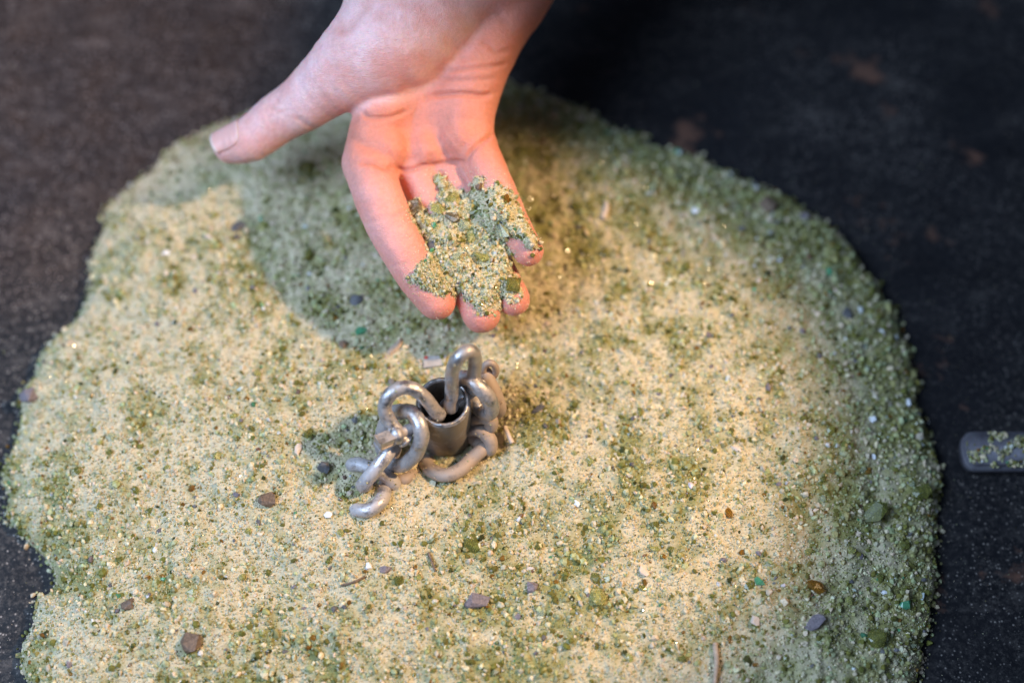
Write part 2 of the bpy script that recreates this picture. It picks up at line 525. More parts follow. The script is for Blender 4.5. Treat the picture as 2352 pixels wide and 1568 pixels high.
# ---- grain archetypes
PHI = (1 + 5 ** 0.5) / 2
ICO_V = np.array([(-1,PHI,0),(1,PHI,0),(-1,-PHI,0),(1,-PHI,0),(0,-1,PHI),(0,1,PHI),(0,-1,-PHI),(0,1,-PHI),(PHI,0,-1),(PHI,0,1),(-PHI,0,-1),(-PHI,0,1)], float)
ICO_V /= np.linalg.norm(ICO_V[0])
ICO_F = np.array([(0,11,5),(0,5,1),(0,1,7),(0,7,10),(0,10,11),(1,5,9),(5,11,4),(11,10,2),(10,7,6),(7,1,8),(3,9,4),(3,4,2),(3,2,6),(3,6,8),(3,8,9),(4,9,5),(2,4,11),(6,2,10),(8,6,7),(9,8,1)])
OCT_V = np.array([(1,0,0),(-1,0,0),(0,1,0),(0,-1,0),(0,0,1),(0,0,-1)], float)
OCT_F = np.array([(0,2,4),(2,1,4),(1,3,4),(3,0,4),(2,0,5),(1,2,5),(3,1,5),(0,3,5)])


def rand_rot(n):
    q = rng.normal(size=(n, 4)); q /= np.linalg.norm(q, axis=1)[:, None]
    w_, x_, y_, z_ = q.T
    return np.stack([1-2*(y_*y_+z_*z_), 2*(x_*y_-z_*w_), 2*(x_*z_+y_*w_), 2*(x_*y_+z_*w_), 1-2*(x_*x_+z_*z_), 2*(y_*z_-x_*w_),
                     2*(x_*z_-y_*w_), 2*(y_*z_+x_*w_), 1-2*(x_*x_+y_*y_)], 1).reshape(n, 3, 3)


def grains(name, pos, rad, cols, mat, ico=True, parent=None, jit=0.28, squash=(0.55, 1.25)):
    n = len(pos)
    V0, F0 = (ICO_V, ICO_F) if ico else (OCT_V, OCT_F)
    k = len(V0)
    v = np.repeat(V0[None], n, 0) * (1 + rng.uniform(-jit, jit, (n, k, 1)))
    v *= rng.uniform(squash[0], squash[1], (n, 1, 3))
    v = np.einsum('nij,nkj->nki', rand_rot(n), v) * rad[:, None, None] + pos[:, None, :]
    f = (F0[None] + (np.arange(n) * k)[:, None, None]).reshape(-1, 3)
    c = np.repeat(cols[:, None, :], k, 1).reshape(-1, 4)
    return mesh_np(name, v.reshape(-1, 3), f, mat, parent, smooth=False, cols=c)


def grain_colors(n, sand, warm=0.0):
    """pick colours; alpha = glassiness"""
    out = np.zeros((n, 4))
    u = rng.random(n)
    table_ = [(C_SAND, 0.0), (C_FROST, 0.25), (C_PALE, 0.55), (C_OLIVE, 0.9), (C_DARK, 0.9), (C_AMBER, 0.8), (C_GREY, 0.15), (C_WHITE, 0.4), (C_TEAL, 0.9), (C_RUST, 0.2)]
    ws = np.array([0.66, 0.15, 0.125, 0.045, 0.004, 0.006, 0.004, 0.006, 0.002, 0.001])
    wg = np.array([0.12, 0.20, 0.32, 0.27, 0.025, 0.018, 0.010, 0.010, 0.006, 0.002])
    p = ws[None] * sand[:, None] + wg[None] * (1 - sand[:, None])
    cp = np.cumsum(p, 1) / p.sum(1)[:, None]
    ci = (u[:, None] > cp).sum(1)
    for i, (c, gl) in enumerate(table_):
        m_ = ci == i
        out[m_, :3] = c; out[m_, 3] = gl
    out[:, :3] *= rng.uniform(0.75, 1.2, (n, 1)) * rng.uniform(0.93, 1.07, (n, 3))
    out[:, :3] = np.clip(out[:, :3], 0, 0.85)
    return out


def sample_pile(n, lo=0.0, vmax=1640):
    P_ = []
    while sum(len(a) for a in P_) < n:
        x = rng.uniform(x0, x1, n); y = rng.uniform(y0, y1, n)
        m_ = (sdist(x, y) > lo) & ((x - PIPE_XY[0]) ** 2 + (y - PIPE_XY[1]) ** 2 > 0.0152 ** 2)
        P_.append(np.stack([x[m_], y[m_]], 1))
    return np.concatenate(P_)[:n]


# coarse grains
n = 44000
xy = sample_pile(n, -0.0008)
rad = 0.0007 + 0.0014 * rng.random(n) ** 2.0
rad[rng.random(n) < 0.04] *= 1.4
rad *= 1.10 - 0.40 * sandy(xy[:, 0], xy[:, 1])
z = hsurf(xy[:, 0], xy[:, 1]) + rad * rng.uniform(-0.35, 0.4, n)
sd_ = sandy(xy[:, 0], xy[:, 1])
grains_big = grains("coarse_grit", np.c_[xy, z], rad, grain_colors(n, sd_ * 0.9), M_GRAIN)
tag(grains_big, "loose coarse grains of green glass and sand covering the mound", "grit", kind="stuff")
n = 110000
xy = sample_pile(n, -0.0012)
rad = rng.uniform(0.00028, 0.00062, n)
z = hsurf(xy[:, 0], xy[:, 1]) + rad * rng.uniform(-0.1, 0.9, n) + (rng.random(n) < 0.45) * rng.random(n) * 0.0009
sd_ = sandy(xy[:, 0], xy[:, 1])
fine = grains("fine_grit", np.c_[xy, z], rad, grain_colors(n, np.clip(sd_ * 1.1, 0, 1)), M_GRAIN, ico=False)
tag(fine, "fine pale sand grains sprinkled all over the mound", "sand", kind="stuff")
n = 60000
ex = rng.uniform(x0, x1, n); ey = rng.uniform(y0, y1, n); es = sdist(ex, ey)
m_ = (es > -0.003) & (es < 0.004) & (rng.random(n) < np.where(es > 0, 0.8, 0.5))
ex, ey, es = ex[m_], ey[m_], es[m_]; n = len(ex)
rad = 0.0005 + 0.0015 * rng.random(n) ** 2.2
edge_g = grains("rim_grit", np.c_[ex, ey, np.maximum(hsurf(ex, ey), 0) + rad * 0.5], rad, grain_colors(n, np.full(n, 0.35)), M_GRAIN)
tag(edge_g, "coarse crumbs of green glass along the ragged rim of the mound", "grit", kind="stuff")
n = 420
xy = sample_pile(n, 0.003)
z = hsurf(xy[:, 0], xy[:, 1]) + 0.0011
pp = np.c_[xy, z]
vc = CAMP - pp; vc /= np.linalg.norm(vc, axis=1)[:, None]
vl = np.array(wl.location) - pp; vl /= np.linalg.norm(vl, axis=1)[:, None]
hn = vc + vl; hn /= np.linalg.norm(hn, axis=1)[:, None]  # flakes added for sparkle, turned to mirror the lamp at the camera
hn += rng.normal(size=(n, 3)) * 0.06; hn /= np.linalg.norm(hn, axis=1)[:, None]
t1 = np.cross(hn, rng.normal(size=(n, 3))); t1 /= np.linalg.norm(t1, axis=1)[:, None]; t2 = np.cross(hn, t1)
sz = rng.uniform(0.00025, 0.0006, (n, 1, 1))
qv = np.stack([t1, t2, -t1, -t2, -hn * 1.6], 1) * sz + pp[:, None, :]
qf = (np.array([(0, 1, 2), (0, 2, 3), (1, 0, 4), (2, 1, 4), (3, 2, 4), (0, 3, 4)])[None] + (np.arange(n) * 5)[:, None, None]).reshape(-1, 3)
gcol = np.repeat(np.tile(np.array([[0.35, 0.36, 0.16, 1.0]]), (n, 1))[:, None, :], 5, 1).reshape(-1, 4)
gl_ = mesh_np("glass_flakes", qv.reshape(-1, 3), qf, M_GRAIN, smooth=False, cols=gcol)
tag(gl_, "tiny glinting glass flakes among the grit of the mound", "glass flakes", kind="stuff")
# spilled grains on the table
n = 14000
ux = rng.uniform(-0.36, 0.38, n); uy = rng.uniform(-0.25, 0.36, n)
sdv = poly_sd(ux, uy, POLY[::2])
dens = 0.9 * np.exp(-np.clip(-sdv, 0, 1) / 0.010) + 0.5 * (ux < -0.02) * (uy > -0.02) + 0.30
m_ = (sdv < 0) & (rng.random(n) < dens)
n = int(m_.sum())
rad = (0.00010 + 0.00024 * rng.random(n) ** 2) * np.where(rng.random(n) < 0.04, 2.0, 1)
pc = grain_colors(n, np.full(n, 0.8)); pc[:, :3] = pc[:, :3] * 0.75
spill = grains("spilled_grit", np.c_[ux[m_], uy[m_], rad * 0.5], rad, pc, M_GRAIN, ico=False)
tag(spill, "tiny stray grains of grit scattered on the black surface", "grit", kind="stuff")


def on_pile(u, v, lift=0.0):
    zz = 0.04
    for _ in range(12):
        p = UP(u, v, zz)
        zz = 0.5 * zz + 0.5 * float(hsurf(p[0], p[1]))
    p = UP(u, v, zz); p[2] += lift
    return p


# ------------------------------------------------------------------ tubes
def catmull(pts, n):
    pts = [np.asarray(p, float) for p in pts]
    P_ = [2 * pts[0] - pts[1]] + pts + [2 * pts[-1] - pts[-2]]
    out = []
    for i in range(len(pts) - 1):
        p0, p1, p2, p3 = P_[i:i + 4]
        for k in range(n):
            t = k / n
            out.append(0.5 * (2*p1 + (p2-p0)*t + (2*p0-5*p1+4*p2-p3)*t*t + (3*p1-p0-3*p2+p3)*t**3))
    out.append(pts[-1])
    return np.array(out)


def tube(name, path, rad, mat, parent=None, seg=16, closed=False, cap=True, wob=0.0, seed=0):
    path = np.asarray(path, float); n = len(path)
    rad = np.broadcast_to(np.asarray(rad, float), (n,)).copy()
    if closed:
        tan = np.roll(path, -1, 0) - np.roll(path, 1, 0)
    else:
        tan = np.gradient(path, axis=0)
    tan /= np.linalg.norm(tan, axis=1)[:, None]
    a = np.array([0.3, 0.5, 0.81])
    nrm = [np.cross(tan[0], a)]; nrm[0] /= np.linalg.norm(nrm[0])
    for i in range(1, n):
        v = nrm[-1] - tan[i] * (nrm[-1] @ tan[i]); nrm.append(v / np.linalg.norm(v))
    nrm = np.array(nrm); bn = np.cross(tan, nrm)
    th = np.linspace(0, 2 * math.pi, seg, endpoint=False)
    if cap and not closed:       # rounded ends
        e0 = [path[0] - tan[0] * rad[0] * k for k in (0.42, 0.30, 0.12)]; e1 = [path[-1] + tan[-1] * rad[-1] * k for k in (0.12, 0.30, 0.42)]
        path = np.vstack([e0, path, e1])
        rad = np.concatenate([[rad[0] * 0.02, rad[0] * 0.62, rad[0] * 0.92], rad, [rad[-1] * 0.92, rad[-1] * 0.62, rad[-1] * 0.02]])
        nrm = np.vstack([nrm[:1]] * 3 + [nrm] + [nrm[-1:]] * 3); bn = np.vstack([bn[:1]] * 3 + [bn] + [bn[-1:]] * 3)
        n += 6
    off = nrm[:, None, :] * np.cos(th)[None, :, None] + bn[:, None, :] * np.sin(th)[None, :, None]
    rr = rad[:, None] * np.ones((1, seg))
    if wob:
        ii, jj = np.meshgrid(np.arange(n) * 1.0, np.arange(seg) * 1.0, indexing='ij')
        rr = rr * (1 + wob * vnoise(ii, jj, 3.0, seed))
    v = (path[:, None, :] + off * rr[:, :, None]).reshape(-1, 3)
    m_ = n if closed else n - 1
    i, j = np.meshgrid(np.arange(m_), np.arange(seg), indexing='ij')
    i2 = (i + 1) % n; j2 = (j + 1) % seg
    f = np.stack([i * seg + j, i * seg + j2, i2 * seg + j2, i2 * seg + j], -1).reshape(-1, 4)
    return mesh_np(name, v, f, mat, parent)


def Z3(x, y):   # measured on an enlarged crop -> picture units
    return ((820 + x / 3.135) * 0.9408, (800 + y / 3.135) * 0.9408)


def ZP(x, y, d): return P(*Z3(x, y), d - 0.012 - 0.00003 * max(0, y - 1000))


def zpath(pts, n=8): return catmull([ZP(*p) for p in pts], n)


def loop_path(pts, n=6):
    pts = [ZP(*p) for p in pts]
    m_ = len(pts); out = []
    for i in range(m_):
        p0, p1, p2, p3 = (pts[(i + k - 1) % m_] for k in range(4))
        for k in range(n):
            t = k / n
            out.append(0.5 * (2*p1 + (p2-p0)*t + (2*p0-5*p1+4*p2-p3)*t*t + (3*p1-p0-3*p2+p3)*t**3))
    return np.array(out)


WR = 0.0039      # shackle stock radius

# pipe ------------------------------------------------------------
top_c = ZP(822, 565, 0.7935)
pipe = empty("steel_pipe", (top_c[0], top_c[1], 0.0))
tag(pipe, "short upright dull steel pipe standing in the grit with shackles hooked in its mouth", "pipe")
Ro, Ri, SEG = 0.0150, 0.0122, 64
zt = top_c[2]; zb = 0.012
prof = [(Ri, zb), (Ri, zt - 0.0012), (Ri + 0.0006, zt - 0.0001), (Ri + 0.0016, zt + 0.0002), (Ro - 0.0010, zt), (Ro, zt - 0.0010), (Ro, zt - 0.004), (Ro * 0.995, (zt + zb) / 2), (Ro, zb)]
vv = []
for j in range(SEG):
    t = 2 * math.pi * j / SEG
    nick = 1.0
    for (r, z_) in prof:
        zz = z_
        if z_ > zt - 0.002:
            da = abs((t - math.radians(208) + math.pi) % (2 * math.pi) - math.pi)
            zz -= 0.0045 * max(0, 1 - (da / 0.16) ** 2) + 0.0002 * math.sin(5 * t) + 0.00015 * math.sin(17 * t + 1)
        vv.append((r * math.cos(t), r * math.sin(t), zz))
vv = np.array(vv); kp = len(prof)
ff = []
for j in range(SEG):
    for k in range(kp - 1):
        j2 = (j + 1) % SEG
        ff.append((j * kp + k, j * kp + k + 1, j2 * kp + k + 1, j2 * kp + k))
ff = np.array(ff)[:, ::-1]
rimmask = np.array([(k % (kp - 1)) in (1, 2, 3, 4) for k in range(len(ff))])
for nm_, fs_, mt_ in (("pipe_wall", ff[~rimmask], M_PIPE), ("rim", ff[rimmask], M_RIM)):
    us_ = np.unique(fs_); rm_ = -np.ones(len(vv), int); rm_[us_] = np.arange(len(us_))
    mesh_np(nm_, vv[us_], rm_[fs_], mt_, pipe)

# left shackle -----------------------------------------------------
lp = zpath([(790, 672, 0.7945), (742, 612, 0.789), (690, 545, 0.784), (625, 485, 0.780), (545, 455, 0.778), (455, 478, 0.778), (390, 545, 0.780),
            (372, 625, 0.783), (405, 700, 0.786), (450, 765, 0.788), (500, 830, 0.790), (535, 868, 0.791)], 7)
sh1 = empty("shackle", tuple(ZP(540, 850, 0.800)))
tag(sh1, "bow shackle left of the pipe mouth, its square headed pin pointing left", "shackle", "shackles hooked in the pipe")


def child(o, par):
    o.parent = par
    o.matrix_parent_inverse = Matrix.Translation(-Vector(par.location))
    return o


rr = np.full(len(lp), WR); rr[-6:] *= np.linspace(1.0, 1.22, 6); rr[:5] *= np.linspace(1.12, 1.0, 5)
child(tube("bow", lp, rr, M_STEEL, seg=20, wob=0.04, seed=5), sh1)
pa, pb = ZP(318, 885, 0.781), ZP(805, 672, 0.800)
pdir = (pb - pa) / np.linalg.norm(pb - pa)
pin = child(tube("pin", np.array([pa + pdir * t for t in np.linspace(0.012, np.linalg.norm(pb - pa), 8)]), 0.0032, M_STEEL), sh1)
# collar and square head
child(tube("collar", np.array([pa + pdir * t for t in (0.0098, 0.0112, 0.0126, 0.0140)]), np.array([0.0044, 0.0054, 0.0054, 0.0044]), M_STEEL, seg=24), sh1)
side = np.cross(pdir, -fwd); side /= np.linalg.norm(side); up2 = np.cross(side, pdir)
side, up2 = side * math.cos(0.6) + up2 * math.sin(0.6), up2 * math.cos(0.6) - side * math.sin(0.6)
bmh = bmesh.new(); bmesh.ops.create_cube(bmh, size=1.0)
for v in bmh.verts:
    c = v.co
    v.co = Vector(pa + pdir * (0.0055 + c.x * 0.0105) + side * c.y * 0.0060 + up2 * c.z * 0.0060)
bmesh.ops.bevel(bmh, geom=list(bmh.edges), offset=0.0006, segments=2, affect='EDGES')
me = bpy.data.meshes.new("pin_head"); bmh.to_mesh(me); bmh.free(); me.materials.append(M_STEEL)
hd = bpy.data.objects.new("pin_head", me); COL.objects.link(hd); child(hd, sh1)

# right shackle ----------------------------------------------------
rp = zpath([(868, 600, 0.800), (882, 535, 0.793), (888, 450, 0.785), (888, 370, 0.777), (902, 295, 0.770), (945, 225, 0.765), (1002, 180, 0.765),
            (1050, 190, 0.769), (1066, 250, 0.776), (1060, 330, 0.784), (1052, 410, 0.792), (1058, 480, 0.800)], 7)
sh2 = empty("shackle", tuple(ZP(950, 600, 0.805)))
tag(sh2, "upright bow shackle arching out of the pipe just below the fingertips", "shackle", "shackles hooked in the pipe")
rr = np.full(len(rp), WR * 0.98); rr[:6] *= np.linspace(1.42, 1.0, 6)
child(tube("bow", rp, rr, M_STEEL, seg=20, wob=0.04, seed=6), sh2)
child(tube("pin", np.array([ZP(862, 605, 0.8035), ZP(960, 560, 0.8035), ZP(1060, 480, 0.803), ZP(1130, 400, 0.802)]), 0.0030, M_STEEL), sh2)
ring = []
for k in range(24):
    t = 2 * math.pi * k / 24
    ring.append((1178 + 48 * math.cos(t), 325 + 56 * math.sin(t), 0.802 + 0.004 * math.sin(t)))
child(tube("pin_eye", np.array([ZP(*q) for q in ring]), 0.0020, M_CLAY, seg=12, closed=True), sh2)

# left chain -------------------------------------------------------
ch1 = empty("chain", tuple(ZP(500, 1250, 0.83)))
tag(ch1, "galvanised steel chain trailing from the left shackle down into the grit", "chain", "chains at the pipe")


def link(par, pts, r=0.0040, mat=M_PALE, closed=True, seed=0):
    path = loop_path(pts, 7) if closed else zpath(pts, 8)
    return child(tube("link", path, r, mat, seg=18, closed=closed, wob=0.05, seed=seed), par)


link(ch1, [(505, 640, 0.797), (580, 650, 0.790), (640, 735, 0.786), (655, 840, 0.788), (615, 955, 0.795), (535, 1035, 0.804), (455, 1050, 0.812), (385, 985, 0.816), (352, 860, 0.814), (385, 730, 0.807), (440, 655, 0.802)], 0.0043, M_STEEL, True, 1)
link(ch1, [(445, 915, 0.803), (405, 945, 0.797), (330, 1050, 0.797), (240, 1160, 0.804), (205, 1205, 0.812), (250, 1185, 0.822), (340, 1080, 0.822), (430, 965, 0.815)], 0.0041, M_PALE, True, 2)
link(ch1, [(130, 1045, 0.818), (200, 1050, 0.812), (290, 1085, 0.812), (385, 1130, 0.815), (445, 1190, 0.820), (455, 1240, 0.828), (380, 1225, 0.836), (270, 1160, 0.838), (160, 1090, 0.832)], 0.0041, M_PALE, True, 3)
link(ch1, [(365, 1190, 0.826), (372, 1260, 0.819), (335, 1335, 0.814), (255, 1392, 0.814), (160, 1395, 0.819), (120, 1380, 0.828), (200, 1300, 0.840), (300, 1200, 0.838)], 0.0041, M_PALE, True, 4)
link(ch1, [(470, 1165, 0.824), (530, 1160, 0.822), (585, 1120, 0.826), (575, 1190, 0.826), (530, 1245, 0.828), (475, 1235, 0.834)], 0.0032, M_CLAY, True, 5)

# right chain ------------------------------------------------------
ch2 = empty("chain", tuple(ZP(1100, 900, 0.83)))
tag(ch2, "dust caked brown chain heaped around the right side of the pipe foot", "chain", "chains at the pipe")
link(ch2, [(945, 385, 0.797), (1010, 390, 0.790), (1085, 445, 0.787), (1160, 530, 0.790), (1195, 615, 0.798), (1160, 655, 0.806), (1100, 620, 0.810), (1055, 540, 0.809), (1000, 450, 0.805)], 0.0044, M_STEEL, True, 6)
link(ch2, [(1130, 330, 0.808), (1175, 420, 0.804), (1220, 520, 0.806), (1250, 620, 0.812), (1200, 640, 0.822), (1140, 500, 0.826), (1110, 390, 0.820)], 0.0042, M_CLAY, True, 7)
link(ch2, [(1050, 700, 0.818), (1120, 680, 0.812), (1185, 705, 0.812), (1180, 755, 0.817), (1120, 770, 0.824), (1060, 745, 0.826)], 0.0042, M_CLAY, True, 8)
link(ch2, [(1000, 790, 0.824), (1060, 775, 0.819), (1130, 800, 0.817), (1185, 870, 0.818), (1175, 930, 0.822), (1120, 900, 0.828), (1060, 850, 0.831)], 0.0040, M_CLAY, True, 9)
link(ch2, [(690, 1040, 0.829), (745, 1098, 0.822), (850, 1125, 0.8185), (950, 1085, 0.8185), (1040, 1005, 0.820), (1125, 925, 0.821), (1160, 900, 0.827), (1090, 880, 0.838), (940, 960, 0.842), (800, 1010, 0.841), (720, 1010, 0.838)], 0.0042, M_CLAY, True, 10)

# grit caught on the metal
gp_, gr_ = [], []
for o_ in bpy.data.objects:
    if o_.type == 'MESH' and o_.name.split(".")[0] in ("link", "bow", "rim"):
        off_ = np.array(o_.parent.location) if o_.name.startswith("rim") else np.zeros(3)
        low = 2.2 if o_.data.materials[0] in (M_CLAY, M_PALE) else 0.6
        for v_ in o_.data.vertices:
            if v_.normal.z > 0.35 and random.random() < 0.10 * low:
                gp_.append(np.array(v_.co) + off_ + np.array([random.uniform(-1, 1) * 0.0006, random.uniform(-1, 1) * 0.0006, 0]))
gp_ = np.array(gp_)
gr_ = 0.00018 + 0.00045 * rng.random(len(gp_)) ** 2.5
cg_ = grains("chain_grit", gp_, gr_, grain_colors(len(gp_), np.full(len(gp_), 0.8)), M_GRAIN, ico=False)
tag(cg_, "sandy grains caught on the chain and shackles", "grit", kind="stuff")

# ------------------------------------------------------------------ hand
# joints: picture u, v, axial distance (mm), radius (picture units)
FING = {
 'index':  [(848, 385, 801, 58), (882, 485, 789, 57), (920, 563, 785, 53), (962, 637, 783, 50), (1003, 691, 783, 45)],
 'middle': [(958, 400, 810, 46), (1008, 515, 801, 47), (1062, 628, 795, 46), (1106, 721, 788, 44)],
 'ring':   [(1038, 390, 811, 48), (1088, 500, 804, 45), (1138, 605, 797, 41), (1180, 688, 790, 38)],
 'little': [(1096, 345, 802, 50), (1143, 440, 794, 43), (1180, 518, 789, 39), (1213, 576, 785, 36)],
}
THUMB = [(530, 334, 826, 42), (578, 318, 823, 52), (640, 272, 817, 58), (692, 240, 811, 64), (752, 194, 803, 77), (828, 136, 796, 102), (905, 78, 795, 134), (972, -20, 803, 162), (1050, -120, 812, 158)]
META = [
 [(846, 372, 805, 60), (880, 260, 806, 66), (960, 120, 814, 80)],
 [(952, 380, 812, 50), (985, 260, 812, 58), (1030, 120, 818, 80)],
 [(1040, 368, 812, 50), (1052, 260, 811, 62), (1080, 130, 817, 80)],
 [(1092, 335, 805, 46), (1074, 262, 806, 62), (1084, 180, 808, 72), (1110, 100, 814, 82), (1158, 0, 824, 96), (1215, -110, 828, 105)],
]
PADS = [(893, 345, 799, 42), (980, 348, 803, 38), (1062, 318, 800, 46)]


def cam3(u, v, d): return np.array([(u - PW / 2) / FPX * d, (PH / 2 - v) / FPX * d, -d])


HOFF = 20.0


def refine(ch, m):
    a = np.array([np.r_[c, r] for c, r in ch])
    q = catmull(a, m)
    return [(w_[:3], w_[3]) for w_ in q]


def conv(ch): return [(cam3(u, v, d + HOFF), r * (d + HOFF) / FPX) for u, v, d, r in ch]


FC = {k: refine(conv(v), 3) for k, v in FING.items()}
TC = refine(conv(THUMB), 3)
ARM = np.array([0.55, 0.66, 0.36]); ARM = np.array([ARM @ rgt, ARM @ upv, -(ARM @ fwd)]); ARM /= np.linalg.norm(ARM)
WRIST = cam3(1110, -125, 838)
FA = [(WRIST, 44.0), (WRIST + ARM * 60, 43.0), (WRIST + ARM * 150, 50.0)]
MC = [conv(c) for c in META]; PC = conv(PADS)


def cap_chain(p, ch, k=0.0):
    d = None
    for (a, ra), (b_, rb) in zip(ch[:-1], ch[1:]):
        e = b_ - a
        pa = p - a
        t = np.clip((pa @ e) / (e @ e), 0, 1)
        q = np.linalg.norm(pa - t[:, None] * e, axis=1) - (ra + (rb - ra) * t)
        d = q if d is None else smin(d, q, k)
    return d


def smin(a, b_, k):
    if k <= 0: return np.minimum(a, b_)
    h = np.maximum(k - np.abs(a - b_), 0) / k
    return np.minimum(a, b_) - h * h * k * 0.25


def sdf(p):
    pm = None
    for c in MC:
        q = cap_chain(p, c, 2.0)
        pm = q if pm is None else smin(pm, q, 9.0)
    for c, r in PC:
        pm = smin(pm, np.linalg.norm(p - c, axis=1) - r, 5.0)
    f = None
    for k in ('index', 'middle', 'ring', 'little'):
        q = cap_chain(p, FC[k], 0.0)
        f = q if f is None else smin(f, q, 0.9)
    d = smin(pm, f, 3.2)
    arm_ = cap_chain(p, FA, 6.0)
    d = smin(d, arm_, 14.0)
    t = smin(cap_chain(p, TC, 0.0), arm_, 20.0)
    return smin(d, t, 3.5)


def surface_nets():
    allj = np.array([c for ch in list(FC.values()) + [TC, FA] + MC for c, r in ch]); allr = np.array([r for ch in list(FC.values()) + [TC, FA] + MC for c, r in ch])
    lo = (allj - allr[:, None]).min(0) - 4; hi = (allj + allr[:, None]).max(0) + 4
    st = 1.0
    N = np.ceil((hi - lo) / st / 8).astype(int) * 8
    # coarse blocks of 8 cells
    nb = N // 8
    bi = np.stack(np.meshgrid(*[np.arange(k) for k in nb], indexing='ij'), -1).reshape(-1, 3)
    cen = lo + (bi * 8 + 3.5) * st
    dc = sdf(cen)
    V = np.empty(N, np.float32)
    V[:] = np.repeat(np.repeat(np.repeat(dc.reshape(nb), 8, 0), 8, 1), 8, 2)
    act = bi[np.abs(dc) < 8 * st * 0.87 + 6]
    off = np.stack(np.meshgrid(*[np.arange(8)] * 3, indexing='ij'), -1).reshape(-1, 3)
    for s_ in range(0, len(act), 400):
        gi = (act[s_:s_ + 400, None, :] * 8 + off[None]).reshape(-1, 3)
        V[gi[:, 0], gi[:, 1], gi[:, 2]] = sdf(lo + gi * st)
    S = V < 0
    cs = np.zeros(np.array(N) - 1, np.int8)
    corners = [(i, j, k) for i in (0, 1) for j in (0, 1) for k in (0, 1)]
    for c in corners:
        cs += S[c[0]:N[0] - 1 + c[0], c[1]:N[1] - 1 + c[1], c[2]:N[2] - 1 + c[2]]
    ci = np.argwhere((cs > 0) & (cs < 8))
    ident = -np.ones(np.array(N) - 1, np.int32)
    ident[ci[:, 0], ci[:, 1], ci[:, 2]] = np.arange(len(ci))
    acc = np.zeros((len(ci), 3)); cnt = np.zeros(len(ci))
    for a in corners:
        for ax in range(3):
            if a[ax]: continue
            b_ = list(a); b_[ax] = 1
            va = V[ci[:, 0] + a[0], ci[:, 1] + a[1], ci[:, 2] + a[2]]; vb = V[ci[:, 0] + b_[0], ci[:, 1] + b_[1], ci[:, 2] + b_[2]]
            m_ = (va < 0) != (vb < 0)
            t = np.where(m_, va / np.where(m_, va - vb, 1), 0)
            pt = np.tile(np.array(a, float), (len(ci), 1)); pt[:, ax] = t
            acc[m_] += pt[m_]; cnt[m_] += 1
    vt = lo + (ci + acc / cnt[:, None]) * st
    faces = []
    for ax in range(3):
        o1, o2 = [(1, 2), (2, 0), (0, 1)][ax]
        sl0 = [slice(1, -1)] * 3; sl1 = [slice(1, -1)] * 3
        sl0[ax] = slice(0, -1); sl1[ax] = slice(1, None)
        A = S[tuple(sl0)]; B = S[tuple(sl1)]
        e = np.argwhere(A != B)
        flip = A[e[:, 0], e[:, 1], e[:, 2]]
        base = e + 1; base[:, ax] -= 1
        q = []
        for (d1, d2) in ((-1, -1), (0, -1), (0, 0), (-1, 0)):
            c = base.copy(); c[:, o1] += d1; c[:, o2] += d2
            q.append(ident[c[:, 0], c[:, 1], c[:, 2]])
        q = np.stack(q, 1)
        q[~flip] = q[~flip][:, ::-1]
        faces.append(q[(q >= 0).all(1)])
    return vt, np.concatenate(faces)


def sdf_grad(p, h=0.25):
    gr = np.stack([sdf(p + np.eye(3)[i] * h) - sdf(p - np.eye(3)[i] * h) for i in range(3)], 1)
    return gr / (np.linalg.norm(gr, axis=1)[:, None] + 1e-9)


HV, HF = surface_nets()
HV = HV - sdf_grad(HV) * sdf(HV)[:, None]
ed = np.concatenate([HF[:, [0, 1]], HF[:, [1, 2]], HF[:, [2, 3]], HF[:, [3, 0]]])
deg = np.bincount(ed[:, 0], minlength=len(HV)) + np.bincount(ed[:, 1], minlength=len(HV))
for _ in range(9):          # relax the skin
    ac_ = np.stack([np.bincount(ed[:, 0], HV[ed[:, 1], i], len(HV)) + np.bincount(ed[:, 1], HV[ed[:, 0], i], len(HV)) for i in range(3)], 1)
    HV = 0.4 * HV + 0.6 * ac_ / deg[:, None]
HN = sdf_grad(HV, 1.2)


def Z5(x, y): return (733.8 + 0.216 * x, 141 + 0.216 * y)
def Z2(x, y): return (733.8 + 0.288 * x, 338.7 + 0.288 * y)
def Z4(x, y): return (451.6 + 0.168 * x, 207 + 0.168 * y)
def Z6(x, y): return (733.8 + 0.24 * x, 0.24 * y)


